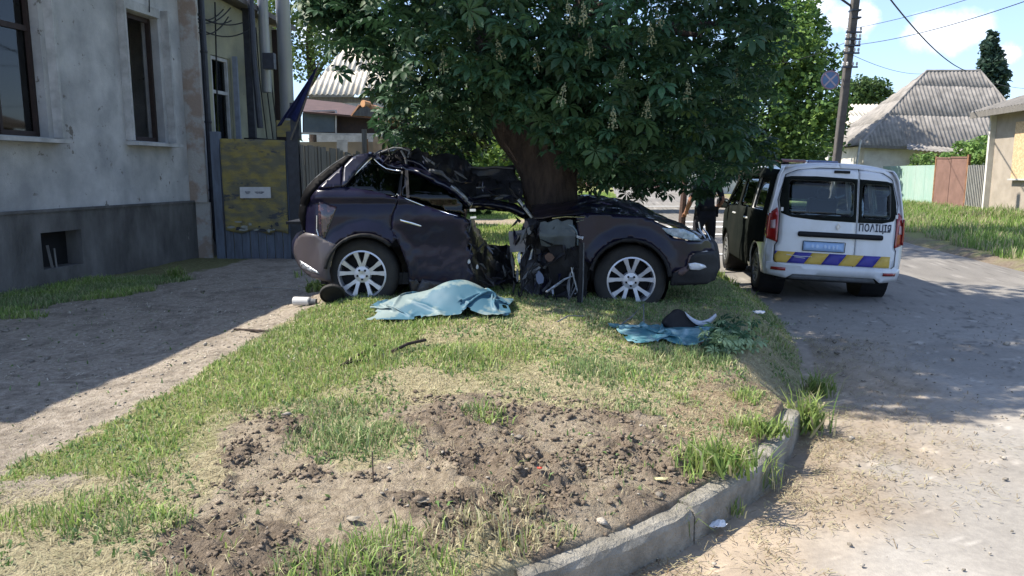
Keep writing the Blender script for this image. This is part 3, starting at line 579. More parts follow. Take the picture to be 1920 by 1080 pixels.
# ------------------------------------------------------------------ gate with the yellow panel, posts, flag
M_BLUEG = mat('faded_blue_paint', (.13, .16, .21), .75, c2=(.09, .10, .125), sc=5, stretch=(4, 4, .6))
M_YEL = mat('peeling_yellow', (.29, .235, .075), .75, c2=(.16, .15, .10), sc=3.4, bump=.5, bsc=30, thr=(.42, .58), stretch=(1.0, 1, 2.6), det=9, spots=((.07, .075, .085), 2.2, .575))
M_WOODG = mat('grey_board', (.20, .185, .165), .9, c2=(.12, .11, .10), sc=5, bump=.5, bsc=18, stretch=(8, 8, .5))
gt = thing('gate', 'blue grey metal gate with large peeling yellow sheet and a small white plate', 'gate', Q(478, 480, 13.1))
YG = 13.05; pa = Q(412, 260, YG); pb = Q(545, 440, YG)
x0, x1 = pa.x, pb.x; zt = pa.z; zy = Q(480, 438, YG).z; zb = .2
panel('yellow_sheet', [(x0+.02, zy+.06), (x0+.3, zy+.0), (x0+.5, zy+.07), (x0+.8, zy-.02), (x1-.25, zy+.05), (x1-.03, zy), (x1-.02, zt-.03), ((x0+x1)/2, zt-.01), (x0+.01, zt)], lambda a, b: Vector((a, YG-.03+.012*sin(a*23+b*5)*sin(b*9), b)), M_YEL, gt, sp=.07, solid=.004, world=True)
random.seed(5)
for k in range(16):
    a = x0+.12+(x1-x0-.3)*random.random(); b = zy+.05+abs(random.gauss(0, .09)); w_ = random.uniform(.02, .10); h_ = random.uniform(.01, .035); P_ = [Vector((a+w_*cos(t)*random.uniform(.5, 1.2), YG-.045-.004*(k % 3), b+h_*sin(t)*random.uniform(.5, 1.3))) for t in np.linspace(0, 2*pi, 9)[:-1]]
    mesh('sheet_patch', P_, [list(range(8))], mat('patch_pale', (.36, .37, .33), .8, c2=(.2, .22, .2)) if k % 3 else M_PIPE, gt, world=True, solid=.003)  # small ragged pale and dark patches along the sheet's lower edge
nb = 8
for i in range(nb):
    xa = x0+(x1-x0)*i/nb; m = MB(); m.box(((xa+(x1-x0)/nb/2), YG+.02+.004*(i % 2), (zb+zt-.04)/2), ((x1-x0)/nb-.012, .025, zt-.04-zb)); m.build('board', M_BLUEG, gt, world=True)
m = MB(); m.box(((x0+x1)/2, YG+.05, .75), (x1-x0, .03, .08)); m.box(((x0+x1)/2, YG+.05, 1.9), (x1-x0, .03, .08)); m.build('rail', M_BLUEG, gt, world=True)
pp = Q(479, 361, YG-.05); m = MB(); m.box((pp.x, YG-.055, pp.z), (.53, .008, .19)); o = m.build('sign_plate', mat('white_plate', (.62, .62, .62), .5, sc=6, c2=(.5, .5, .5)), gt, world=True)
m = MB()
for (a, b, w_, h_) in ((-.13, .0, .09, .07), (.07, .0, .16, .06)):
    P = [(a+w_*.5*cos(t)*(1+.25*sin(3*t)), b+h_*.5*sin(t)*(1+.3*cos(2*t))) for t in np.linspace(0, 2*pi, 14)[:-1]]; m.prism(P, 0, .002, lambda u, v, t: (pp.x+u, YG-.0592-t, pp.z+v))
m.build('plate_print', mat('plate_ink', (.12, .13, .16), .6, sc=30, c2=(.4, .4, .4)), gt, world=True)
for xx, w_ in ((x0-.09, .15), (x1+.10, .20)):
    m = MB(); m.box((xx, YG+.05, (zt+.12)/2), (w_, .14, zt+.12)); m.build('post', M_PIPE if xx > x0 else M_BLUEG, gt, world=True, bevel=.01)
px_ = Q(553, 230, YG); m = MB(); m.box((px_.x, YG+.05, zt+.3), (.15, .13, .6)); m.build('post_extension', M_PIPE, gt, world=True)
m = MB(); m.box((Q(530, 245, YG).x, YG+.2, zt+.18), (.32, .03, .28)); m.build('top_board', M_YEL, gt, world=True)
fl = thing('flag', 'dark blue flag hanging limp in folds from a slanted pole on the gate post', 'flag', Q(548, 250, YG-.05))
m = MB(); m.tube([Q(545, 262, YG-.08), Q(598, 118, YG-.35)], .014, 8); m.build('pole', M_WOODG, fl, world=True)
nu, nv = 26, 14; V = []; F = []
for j in range(nv+1):
    v = j/nv
    for i in range(nu+1):
        u = i/nu; ta = Q(597, 122, YG-.35).lerp(Q(560, 222, YG-.14), u); sp_ = (.05+.95*u**1.1); tb = Q(592, 128, YG-.35).lerp(Q(520, 232, YG-.2), u)
        p = ta.lerp(tb, v); p.y += .05*sp_*sin(v*15+u*2)+.02*sin(v*31); p.z -= .05*sin(v*7+1)*u; V.append(p)
for j in range(nv):
    for i in range(nu): a = j*(nu+1)+i; F.append([a, a+1, a+nu+2, a+nu+1])
mesh('cloth', V, F, mat('navy_cloth', (.02, .03, .13), .8, c2=(.012, .018, .08), sc=6), fl, world=True, smooth=True, solid=.003)
# board fence running back from the gate
fn = thing('board_fence', 'weathered grey vertical board fence running back from the gate post behind the car', 'fence', (-3.7, 13.2, .1))
n = 62; bmesh_ = None
for i in range(n):
    t = i/(n-1); Yf = 13.15+8.5*t; Xf = -3.62+.45*t; h = 2.05-(.12*random.random() if i > 8 else .03*random.random())-(.35 if i in (22, 23, 31, 40) else 0)
    if bmesh_ is None: m = MB(); m.box((0, 0, .5), (.026, .128, 1)); o = m.build('board', M_WOODG, fn); bmesh_ = o.data
    else: o = link('board', bmesh_, None, fn)
    o.location = Vector((Xf+.01*(i % 2), Yf, .15))-fn.location; o.scale = (1, 1, h); o.rotation_euler = (random.uniform(-.01, .01), random.uniform(-.012, .012), -.05)
for z in (.6, 1.8): m = MB(); m.bar((-3.66, 13.1, z), (-3.2, 21.7, z), .05, .09); m.build('rail', M_WOODG, fn, world=True)

# ------------------------------------------------------------------ corrugated roofs
def corr_mesh(x0, x1, y0f, y1f, f, pitch=.13, amp=.022, thick=.01, ns=6):
    n = max(2, int((x1-x0)/pitch*ns)); V = []; F = []
    for i in range(n+1):
        x = x0+(x1-x0)*i/n; a, b = y0f(x), y1f(x); b = max(b, a+1e-3); h = amp*sin(2*pi*x/pitch)
        V.append(f(x, a, h)); V.append(f(x, b, h)); V.append(f(x, a, h-thick))
    for i in range(n): k = i*3; F.append([k, k+3, k+4, k+1]); F.append([k+2, k+5, k+3, k])
    return V, F
def corr_roof(parent, A, B, Cc, D, m, sw=1.0, sh=1.6, pitch=.16, amp=.026, name='roof_sheet'):
    # A,B eave ends; D,C ridge ends (D above A, C above B); sheets laid in columns and rows
    A, B, Cc, D = map(Vector, (A, B, Cc, D)); ex = (B-A); W = ex.length; ex.normalize(); nrm = ex.cross(D-A).normalized()
    if nrm.z < 0: nrm = -nrm
    ey = nrm.cross(ex); ey = ey if ey.z > 0 else -ey
    P = [((p-A).dot(ex), (p-A).dot(ey)) for p in (A, B, Cc, D)]
    xd, yd = P[3]; xc, yc = P[2]
    def top(x):
        y = 1e9
        if xd > 1e-4: y = min(y, yd*x/xd) if x < xd else y
        if xc < W-1e-4: y = min(y, yc*(W-x)/(W-xc)) if x > xc else y
        return min(y, yd+(yc-yd)*((x-xd)/(xc-xd) if abs(xc-xd) > 1e-6 else 0)) if xd <= x <= xc else min(y, max(yd, yc))
    lo = min(0, xd); hi = max(W, xc); x = lo; ci = 0
    def bot(x):
        if x < 0 and xd < 0: return yd*x/xd
        if x > W and xc > W: return yc*(x-W)/(xc-W)
        return 0
    while x < hi-.02:
        xe = min(x+sw, hi); r = 0
        while r*sh < max(yd, yc):
            y0, y1 = r*sh, (r+1)*sh+.06; z_off = .004*(r % 2)+.003*(ci % 2)
            if max(top(x+.01), top((x+xe)/2), top(xe-.01)) > y0+.03:
                j = random.uniform(-.03, .03)
                V, F = corr_mesh(x, xe+.05, lambda q: max(bot(q), min(y0+j, top(q))), lambda q: max(bot(q), min(y1, top(q))), lambda a, b, h: A+ex*a+ey*b+nrm*(h+z_off-.008*(b-y0)/sh+.008), pitch, amp)
                mesh(name, V, F, m, parent, world=True, smooth=True)
            r += 1
        x = xe; ci += 1
M_ASB = mat('asbestos_sheet', (.30, .275, .25), .9, c2=(.16, .15, .14), sc=2.2, bump=.3, bsc=20, thr=(.35, .66))
M_ASBL = mat('pale_asbestos', (.78, .71, .58), .9, c2=(.55, .48, .38), sc=2.5, bump=.3, bsc=20)
M_WHITEW = mat('whitewash', (.66, .64, .58), .9, c2=(.5, .47, .42), sc=2, bump=.3)
M_TANW = mat('tan_wall', (.37, .32, .265), .9, c2=(.29, .25, .205), sc=2, bump=.3, bsc=40)
# yard house with the bright roof, left background
yh = thing('yard_house', 'house with a pale corrugated hip roof in bright sun behind the board fence', 'house', (-6, 26, 0))
eA = Q(571, 178, 24); eB = Q(760, 178, 24); rD = Q(652, 82, 27); rC = Q(735, 82, 27)
corr_roof(yh, eA, eB, rC, rD, M_ASBL, pitch=.17)
eA2 = Q(571, 178, 24)+Vector((-.2, 7, 0)); V = [eA, rD, rD+Vector((0, 4, 0)), eA2]; mesh('roof_side', V, [[0, 1, 2, 3]], M_ASB, yh, world=True)
m = MB(); c = (eA+eB)/2; m.box((c.x, c.y+2.6, eA.z/2-.05), (eB.x-eA.x-.5, 4.6, eA.z-.1)); m.build('wall', M_PALE, yh, world=True)
m = MB(); c2_ = Q(645, 205, 24.3); m.box((c.x, 24.28, eA.z-.12), (eB.x-eA.x, .03, .16)); m.build('fascia', M_WOODG, yh, world=True)
# open shed in front of it
sh = thing('yard_shed', 'low brown lean-to shed with glazed front in front of the bright roofed house', 'shed', Q(640, 330, 22))
a, b = Q(568, 205, 21.5), Q(785, 238, 20.5); V = [Q(568, 188, 22.5), Q(640, 196, 22.3), Q(790, 232, 22), Q(785, 250, 20.3), Q(690, 222, 20.3), Q(568, 212, 20.3)]
mesh('roof', V, [[0, 1, 2, 3, 4, 5]], mat('brown_tin', (.10, .06, .055), .7, sc=4), sh, world=True, solid=.05)
mesh('dark_front', [Q(568, 212, 20.6), Q(690, 222, 20.6), Q(785, 250, 20.6), Q(785, 250, 20.6), Q(568, 250, 20.6)], [[0, 1, 2, 4]], M_BROWNW, sh, world=True, solid=.04)
mesh('window', [Q(570, 211, 20.45), Q(628, 209, 20.45), Q(628, 248, 20.45), Q(570, 248, 20.45)], [[0, 1, 2, 3]], mat('grey_glass', (.10, .13, .16), .15, sc=2), sh, world=True, solid=.03)
m = MB(); m.bar(Q(566, 209, 20.4), Q(630, 207, 20.4), .03); m.bar(Q(630, 207, 20.4), Q(630, 250, 20.4), .04); m.bar(Q(566, 250, 20.4), Q(700, 253, 20.4), .05); m.build('window_frame', M_PALE, sh, world=True)
m = MB(); p = Q(675, 280, 20.7); m.box((p.x-.1, 20.9, 1.2), (3.6, .2, 2.7)); m.build('wall', M_TANW, sh, world=True)
for px in (686, 746, 765):
    m = MB(); p = Q(px, 300, 20.2); m.box((p.x, 20.2, 1.3), (.13 if px == 686 else .06, .1, 2.6)); m.build('post', M_RUST if px == 686 else M_BROWNW, sh, world=True)
for (px0, px1, py0, py1) in ((632, 652, 262, 285), (700, 728, 256, 300)):
    mesh('board_patch', [Q(px0, py0, 20.3), Q(px1, py0, 20.3), Q(px1, py1, 20.3), Q(px0, py1, 20.3)], [[0, 1, 2, 3]], M_PALE if px0 == 632 else mat('ochre_board', (.42, .32, .22), .9), sh, world=True, solid=.03)
# small tiled canopy on a post
cp = thing('gate_canopy', 'little tiled gable canopy with orange ridge tiles on a post in the yard', 'canopy', Q(683, 300, 17.5))
A_, B_, T_ = Q(657, 216, 17.5), Q(712, 220, 17.5), Q(672, 196, 17.5)
back = Vector((.55, .9, 0))
mesh('roof_slope', [A_, T_, T_+back, A_+back], [[0, 1, 2, 3]], M_RUST, cp, world=True, solid=.04)
mesh('gable_board', [A_, B_, T_+Vector((.15, 0, 0))], [[0, 1, 2]], M_WOODG, cp, world=True, solid=.04)
mt = mat('orange_tile', (.55, .26, .13), .8, c2=(.45, .30, .14), sc=3)
for k in range(6):
    p0 = T_.lerp(Q(735, 232, 18), k/5)+Vector((.1, 0, .02)); m = MB(); m.tube([p0, p0+Vector((.16, .2, -.02))], [.085, .07], 8); m.build('ridge_tile', mt, cp, world=True)
m = MB(); m.box((Q(683, 250, 17.5).x, 17.5, 1.35), (.10, .10, 2.7)); m.build('post', M_WOODG, cp, world=True)

# ------------------------------------------------------------------ houses over the road
hb = thing('roofed_house', 'house with a large weathered grey corrugated hip roof across the road', 'house', (21, 42, 0))
yaw = -.10; fy = 38.5
A_ = Q(1612, 272, fy); B_ = Q(1965, 284, fy-1.0); dd = Vector((.13, 1, 0)).normalized()*7.4
rD = Q(1737, 133, fy+3.4); rC = Q(1838, 133, fy+3.2)
corr_roof(hb, A_, B_, rC, rD, M_ASB, sw=1.05, sh=2.3, pitch=.20, amp=.026)
A2 = A_+dd+Vector((-.2, 0, 0)); B2 = B_+dd
corr_roof(hb, A2, A_, rD, rD+Vector((.0, .02, 0)), M_ASB, sw=1.3, sh=1.8, pitch=.3)
corr_roof(hb, B_, B2, rC+Vector((0, .02, 0)), rC, M_ASB, sw=1.3, sh=1.8, pitch=.3)
mesh('roof_back', [A2, B2, rC, rD], [[0, 1, 2, 3]], M_ASB, hb, world=True)
m = MB(); m.tube([rD, rC], .08, 8); m.tube([rD, A_], .06, 8); m.tube([rC, B_], .06, 8); m.build('ridge_cap', M_ASB, hb, world=True)
mm = MB()
def wallbox(m, a, b, d, z0, z1):
    ex = (b-a); ex.z = 0; L = ex.length; ex.normalize(); c = (a+b)/2+Vector((-ex.y, ex.x, 0))*d/2; m.box((c.x, c.y, (z0+z1)/2), (L, d, z1-z0), rz=math.atan2(ex.y, ex.x))
wallbox(mm, A_+Vector((.45, .4, 0)), B_+Vector((-.5, .4, 0)), 6.4, .0, A_.z-.02); mm.build('wall', M_WHITEW, hb, world=True)
m = MB(); m.bar(A_+Vector((0, .02, -.06)), B_+Vector((0, .02, -.06)), .05, .14); m.build('eave_board', M_WOODG, hb, world=True)
for px in (1740, 1800):
    m = MB(); p = Q(px, 298, fy-.1+.4-.02*(px-1740)/60); m.box((p.x, fy+.12-.25*(px > 1760), p.z), (.8, .06, 1.0)); m.build('window', M_GLASSD, hb, world=True)
corr_roof(hb, Q(1700, 280, fy-1.5), Q(1850, 292, fy-1.9), Q(1850, 278, fy-.1), Q(1700, 268, fy+.1), M_ASB, sw=1.1, sh=2, pitch=.2)
m = MB(); m.tube([Q(1614, 262, fy-.1), Q(1602, 330, fy-.1)], .05, 8); m.build('drainpipe', M_PALE, hb, world=True)
# gabled side wing of it
wg = thing('side_wing', 'low wing with brown corrugated roof at the left end of the big roofed house', 'outbuilding', (18, 48, 0))
corr_roof(wg, Q(1582, 262, 44), Q(1640, 240, 44), Q(1737, 138, 47), Q(1700, 160, 47), mat('brown_asbestos', (.30, .26, .23), .9, c2=(.2, .175, .16), sc=3), sw=1.2, sh=1.7, pitch=.2)
m = MB(); p = Q(1615, 290, 44.5); m.box((p.x+.4, 46, 1.6), (2.6, 3, 3.0)); m.build('wall', M_WHITEW, wg, world=True)
m = MB(); p = Q(1600, 285, 44.4); m.box((p.x, 44.4, 2.3), (.7, .05, 1.1)); m.build('window', M_DARKW, wg, world=True)
fh = thing('distant_house', 'small house with a pale striped corrugated roof seen beyond the utility pole', 'house', (27, 62, 0))
corr_roof(fh, Q(1584, 236, 60), Q(1660, 236, 60), Q(1650, 196, 63), Q(1588, 196, 63), M_ASBL, sw=1.2, sh=1.7, pitch=.34, amp=.06)
m = MB(); p = Q(1620, 280, 61); m.box((p.x, 62, 2.6), (3.2, 3, 5.1)); m.build('wall', M_TANW, fh, world=True)
# boarded house on the right edge
def FP(Y, z, off=0.): return Vector((17+.13*(Y-27)-off*.992, Y+off*.129, z))
bh = thing('boarded_house', 'tan rendered house with pale chipboard sheets over its windows at the right edge', 'house', FP(22, .3))
panel('wall', [(18, .2), (26.9, .2), (26.9, 3.9), (18, 3.9)], lambda a, b: FP(a, b), M_TANW, bh, sp=.8, smooth=False, solid=-.3, world=True,
      holes=[[(24.0, 1.6), (25.2, 1.6), (25.2, 3.3), (24.0, 3.3)], [(21.2, 1.6), (22.4, 1.6), (22.4, 3.3), (21.2, 3.3)]])
m = MB(); m.bar(FP(26.95, 2, -.3), FP(26.95, 2, -6), .2, 3.7); m.build('end_wall', M_TANW, bh, world=True)
M_OSB = mat('chipboard', (.62, .46, .28), .8, c2=(.45, .30, .17), sc=16, thr=(.4, .6))
for a0 in (24.0, 21.2):
    m = MB(); m.bar(FP(a0-.08, 2.45, .06), FP(a0+1.28, 2.45, .06), .03, 1.86); m.build('chipboard_sheet', M_OSB, bh, world=True)
    m = MB(); m.bar(FP(a0-.1, 1.5, .08), FP(a0+1.3, 1.5, .08), .16, .05); m.build('sill', M_PALE, bh, world=True)
m = MB(); m.bar(FP(26.75, .3, .06), FP(26.75, 3.8, .06), .28, .10, up=(0, 1, 0)); m.build('corner_trim', M_WHITEW, bh, world=True)
e0, e1 = FP(17.5, 3.85, .55), FP(27.4, 3.85, .55); r0, r1 = FP(20, 5.6, -4), FP(24.5, 5.6, -4)
corr_roof(bh, e0, e1, r1, r0, mat('dark_asbestos', (.17, .16, .15), .9, c2=(.11, .105, .10), sc=3), sw=1.1, sh=1.6, pitch=.2)
e2 = FP(27.4, 3.85, -8); mesh('roof_end', [e1, e2, r1], [[0, 1, 2]], M_ASB, bh, world=True, solid=.05)
m = MB(); m.bar(e0+Vector((0, 0, -.1)), e1+Vector((0, 0, -.1)), .06, .2); mesh('soffit', [e0+Vector((0, 0, -.12)), e1+Vector((0, 0, -.12)), FP(27.4, 3.73, 0), FP(17.5, 3.73, 0)], [[0, 1, 2, 3]], M_WOODG, bh, world=True); m.build('eave_board', M_WOODG, bh, world=True)
# street fence: green metal, brown gate leaf, slats
M_GRN = mat('green_sheet_metal', (.28, .42, .36), .6, c2=(.36, .46, .41), sc=2, stretch=(1, 1, .4))
gf = thing('green_metal_fence', 'pale green profiled metal fence on the grass bank right of the police van', 'fence', FP(33, .4))
y = 31.35; k = 0; zb = .42
while y < 37.4:
    V, F = corr_mesh(0, 1.0, lambda q: 0, lambda q: 1.62, lambda a, b, h: FP(y+a, zb+b, h), pitch=.2, amp=.022); mesh('metal_sheet', V, F, M_GRN, gf, world=True); y += 1.01; k += 1
for yy in (31.3, 33.4, 35.4, 37.4): m = MB(); p = FP(yy, 0, -.06); m.box((p.x, p.y, 1.2), (.07, .07, 1.7)); m.build('post', M_RUST, gf, world=True)
bg_ = thing('brown_metal_gate', 'tall rusty brown sheet gate between the green fence and the slats', 'gate', FP(29.8, .4))
M_BRG = mat('brown_gate_paint', (.23, .135, .11), .7, c2=(.18, .105, .085), sc=3)
for a0, a1 in ((28.55, 29.9), (29.94, 31.25)):
    m = MB(); m.bar(FP(a0, 1.33, .02), FP(a1, 1.36, .02), .02, 1.95); o = m.build('gate_leaf', M_BRG, bg_, world=True)
    m = MB(); m.bar(FP(a0, 2.3, .04), FP(a1, 2.33, .04), .03, .05); m.bar(FP(a0, .4, .04), FP(a1, .42, .04), .03, .05); m.build('leaf_rail', M_BRG, bg_, world=True)
for yy in (28.5, 31.3): m = MB(); p = FP(yy, 0, .0); m.box((p.x, p.y, 1.35), (.09, .09, 2.1)); m.build('post', M_RUST, bg_, world=True)
sf = thing('slat_fence', 'grey white vertical slat fence between the brown gate and the boarded house', 'fence', FP(27.8, .4))
for k in range(11):
    m = MB(); m.bar(FP(27.1+.13*k, .48, .01), FP(27.1+.13*k, 2.0, .01), .08, .025, up=(0, 1, 0)); m.build('slat', mat('slat_paint', (.50, .48, .44), .8, c2=(.38, .36, .33), sc=5), sf, world=True)
for z in (.8, 1.7): m = MB(); m.bar(FP(27.0, z, -.02), FP(28.5, z, -.02), .03, .07); m.build('rail', M_WOODG, sf, world=True)

# far end of the street
fw = thing('far_wall', 'sunlit whitewashed wall with a pink gate far down the street', 'wall', (9, 92, 0))
for k in range(9):
    m = MB(); m.box((1.5+2.6*k, 92, 1.0), (2.5, .2, 2.2)); m.build('wall_panel', M_WHITEW if k not in (3, 6) else mat('pink_gate', (.55, .28, .24), .8), fw, world=True)
fv = thing('far_house', 'white house front half hidden by leaves behind the officer', 'house', (14.5, 66, 0))
m = MB(); p = Q(1385, 320, 60); m.box((p.x+.5, 62, 2.2), (5.5, 4, 4.6)); m.build('wall', M_WHITEW, fv, world=True)
m = MB(); p = Q(1392, 330, 59.9); m.box((p.x, 59.95, 1.4), (.7, .06, 2.6)); m.build('door', mat('pink_gate', (.55, .28, .24), .8), fv, world=True)
m = MB(); p = Q(1372, 325, 59.9); m.box((p.x-.6, 59.95, 1.9), (.8, .06, 1.2)); m.build('window', M_DARKW, fv, world=True)
mesh('roof', [(p.x-4.4, 59, 4.5), (p.x+3, 59, 4.5), (p.x+3, 65, 4.5), (p.x-4.4, 65, 4.5), (p.x-2, 62, 6.4), (p.x+1, 62, 6.4)], [[0, 1, 5, 4], [1, 2, 5], [2, 3, 4, 5], [3, 0, 4], [3, 2, 1, 0]], M_ASB, fv, world=True)

# ------------------------------------------------------------------ utility pole, sign, wires
M_POLE = mat('pole_concrete', (.10, .09, .083), .9, c2=(.065, .058, .055), sc=4, bump=.3)
YP = 25.0
pb_ = Q(1560, 330, YP); pt_ = Q(1612, -70, YP); pb_.z = 0; pb_.x = Q(1566, 330, YP).x-.1
up_ = thing('utility_pole', 'leaning concrete utility pole with cross arms of insulators behind the police van', 'utility pole', pb_)
m = MB(); m.bar(pb_, pt_, .23, .22, up=(0, 1, 0)); m.build('shaft', M_POLE, up_, world=True, bevel=.03)
M_INS = mat('porcelain', (.55, .52, .48), .3, sc=8)
for py in (62, 75, 87, 101, 127):
    c = Q(1566+(330-py)*(1612-1566)/400+0, py, YP); hw = .25; m = MB(); m.box((c.x, YP-.16, c.z), (hw*2, .05, .05)); ca = m.build('cross_arm', M_PIPE, up_, world=True)
    for dx in (-hw+.03, -hw+.16, hw-.16, hw-.03):
        if py in (62,) and abs(dx) < .15: continue
        m = MB(); m.lathe([(.0, -.02), (.012, -.02), (.012, .05), (.035, .06), (.03, .1), (.038, .12), (.02, .16), (0, .165)], (c.x+dx, YP-.16, c.z), 'Z', 10); i_ = m.build('insulator', M_INS, ca); i_.location = (0, 0, 0); i_.matrix_parent_inverse = Matrix.Identity(4); i_.location = (0, 0, 0)
m = MB(); m.tube([Q(1602, 22, YP), Q(1594, 10, YP), Q(1574, -4, YP-.2), Q(1540, -16, YP-.4)], .035, 8); m.build('lamp_bracket', M_PIPE, up_, world=True)
for py in (20, 34): m = MB(); c = Q(1603, py, YP); m.box((c.x, YP, c.z), (.30, .29, .05)); m.build('clamp', M_PIPE, up_, world=True)
sp_ = Q(1557, 150, YP-.4)
sg = thing('no_stopping_sign', 'round faded blue and red no stopping sign hung left of the utility pole', 'road sign', sp_)
m = MB(); m.lathe([(.0, .0), (.30, .0), (.30, .012), (0, .012)], (0, 0, 0), 'Y', 40); m.build('disc', mat('sign_blue', (.10, .17, .32), .5, sc=5), sg)
m = MB(); m.lathe([(.252, -.003), (.296, -.003), (.296, -.001), (.252, -.001)], (0, 0, 0), 'Y', 40); m.build('red_ring', mat('sign_red', (.28, .16, .2), .5, sc=5), sg)
m = MB(); m.bar((-.18, -.003, -.18), (.18, -.003, .18), .004, .05); m.bar((-.18, -.006, .18), (.18, -.006, -.18), .004, .05); m.build('red_cross', mat('sign_pale_red', (.42, .33, .38), .5, sc=5), sg)
m = MB(); m.bar((0, .03, .0), (.48, .35, .0), .03); m.bar((0, .03, .2), (.46, .35, .2), .03); m.build('bracket', M_PIPE, sg)
def wire(label, a, b, s, r=.012):
    m = MB(); m.tube(sag(a, b, s, 24), r, 5); o = m.build('power_cable', M_WIRE); tag(o, label, 'cable')
wire('thick cable running down from the top edge to the big grey roof ridge', Q(1640, -40, 19), Q(1812, 133, 40), .35, .022)
wire('upper thin wire crossing the sky right of the pole', Q(1606, 52, YP), Q(1990, -62, 16), .12, .008)
wire('lower thin wire crossing the sky from the insulators to the right edge', Q(1605, 84, YP), Q(1990, -22, 14), .15, .009)
wire('thin wire from the pole to the roof ridge left end', Q(1600, 104, YP), Q(1737, 138, 41), .2, .009)
wire('thin wire from the pole away to the left behind the maple', Q(1596, 75, YP), Q(1400, 120, 40), .3, .009)
wire('short wire at the right edge above the boarded house', Q(1860, 155, 40), Q(1990, 168, 22), .1, .008)

# ------------------------------------------------------------------ trees
M_BARK = mat('chestnut_bark', (.085, .065, .055), .95, c2=(.04, .032, .03), sc=5, bump=1.6, bsc=16, stretch=(3, 3, .8), spec=.1)
M_FOL = mat('chestnut_leaf', (1, 1, 1), .55, c2=(.75, .8, .75), sc=5, vc=True, trans=.22, spec=.35)
M_FOL2 = mat('tree_leaf', (1, 1, 1), .6, c2=(.7, .75, .7), sc=4, vc=True, trans=.35, spec=.25)
def rotmats(n, tilt):              # random orientation, normals mostly up
    a = rng.uniform(0, 2*pi, n); b = rng.normal(0, tilt, n); c = rng.normal(0, tilt, n)
    ca, sa, cb, sb, cc, sc_ = np.cos(a), np.sin(a), np.cos(b), np.sin(b), np.cos(c), np.sin(c)
    Z = np.zeros(n); O = np.ones(n)
    Rz = np.stack([ca, -sa, Z, sa, ca, Z, Z, Z, O], 1).reshape(n, 3, 3); Rx = np.stack([O, Z, Z, Z, cb, -sb, Z, sb, cb], 1).reshape(n, 3, 3); Ry = np.stack([cc, Z, sc_, Z, O, Z, -sc_, Z, cc], 1).reshape(n, 3, 3)
    return Ry @ Rx @ Rz
def chestnut_template():
    V = []; F = []
    for k, (a, L) in enumerate(((0, 1), (.72, .93), (-.72, .93), (1.45, .75), (-1.45, .75), (2.2, .5), (-2.2, .5))):
        b = len(V); d = np.array([sin(a), cos(a)]); s = np.array([d[1], -d[0]]); w = .155*L
        for (t, ws, dz) in ((.06, 0, 0), (.55, 1, .02), (.78, 1.15, -.05), (1.0, 0, -.22)):
            for sg_ in ((-1, 0, 1) if ws else (0,)):
                p = d*t*L+s*w*ws*sg_; V.append((p[0], p[1], dz*L*1.1+(.05*L if sg_ else 0)-.10*t*L))
        F += [(b, b+1, b+2), (b, b+2, b+3), (b+1, b+4, b+5), (b+1, b+5, b+2), (b+2, b+5, b+6), (b+2, b+6, b+3), (b+4, b+7, b+5), (b+5, b+7, b+6)]
    V += [(0, 0, 0), (.012, 0, 0), (0, -.55, .10)]; b = len(V)-3; F.append((b, b+1, b+2))
    return np.array(V), np.array(F)
TV, TF = chestnut_template()
# boughs: pixel, depth, radius
BO = [(712, 30, 8.0, .62), (655, -25, 8.6, .6), (760, 60, 7.4, .8), (640, 22, 7.6, .26), (610, -8, 7.6, .3), (685, 60, 7.8, .28), (600, 18, 8, .16),  (772, 150, 8.0, .5), (765, 110, 9, .55), (800, 215, 8.4, .55), (840, 110, 7.0, .8), (850, 255, 9.2, .42), (930, 30, 6.6, .8), (950, 120, 9.4, .8),
      (1030, 40, 6.4, .75), (1060, 150, 6.5, .62), (1130, 90, 6.6, .75), (1110, 215, 6.4, .50), (1190, 170, 6.6, .6), (1210, 255, 7.0, .5), (1150, 285, 8.2, .45), (1270, 210, 7.0, .6), (1290, 90, 7.2, .85), (1330, 270, 7.6, .5),
      (1240, 315, 8.6, .40), (1310, 330, 9.2, .36), (1360, 180, 7.8, .6), (1372, 60, 8.2, .6), (1390, 275, 8.8, .42), (1100, 320, 9.6, .34), (1180, 340, 9.4, .30), (1060, 260, 9.8, .5), (860, 20, 9.5, .9), (1200, 30, 9.5, 1.0), (1010, 20, 9.0, 1.0), (1000, 190, 6.9, .36), (1075, 235, 6.8, .36), (1110, 285, 7.4, .34), (985, 120, 6.6, .5), (880, 190, 7.3, .4), 
      (1320, 10, 9.6, .85), (980, 160, 10.4, .8), (880, 170, 10.2, .7), (1150, 190, 10.4, .9), (1300, 160, 10.4, .9), (760, 230, 9.6, .4), (1010, 250, 10.6, .7), (1120, 290, 11, .55), (1240, 270, 11, .6), (1400, 120, 8.8, .4), (1415, 10, 8.0, .4), (1430, 40, 8.4, .25), (1345, 300, 10.2, .4), (780, 10, 10.4, .9)]
BB = [(Q(x, y, Y), r) for x, y, Y, r in BO]
for _ in range(70):                # the crown above the frame
    a = random.uniform(0, 2*pi); u = random.random()**.5; zc = random.uniform(4.4, 8.6); rr = 3.3*math.sqrt(max(.05, 1-((zc-5.0)/4.0)**2))
    BB.append((Vector((.55+rr*u*cos(a), 8.4+min(rr, 3.1)*u*sin(a), zc)), random.uniform(.7, 1.0)))
ct = thing('chestnut_tree', 'large dark leafed horse chestnut in flower standing over the crushed car', 'tree', (.5, 8.35, .3))
pos = []; nl = []; colr = []
for c, r in BB:
    nlf = int(200*r**1.7)+25; d = rng.normal(0, 1, (nlf, 3)); d /= np.linalg.norm(d, axis=1)[:, None]; rad = r*rng.uniform(.55, 1.08, (nlf, 1))
    p = np.array(c)[None]+d*rad*np.array([1, 1, .78]); pos.append(p); nl.append(d); colr.append(np.repeat(rng.uniform(.8, 1.25), nlf))
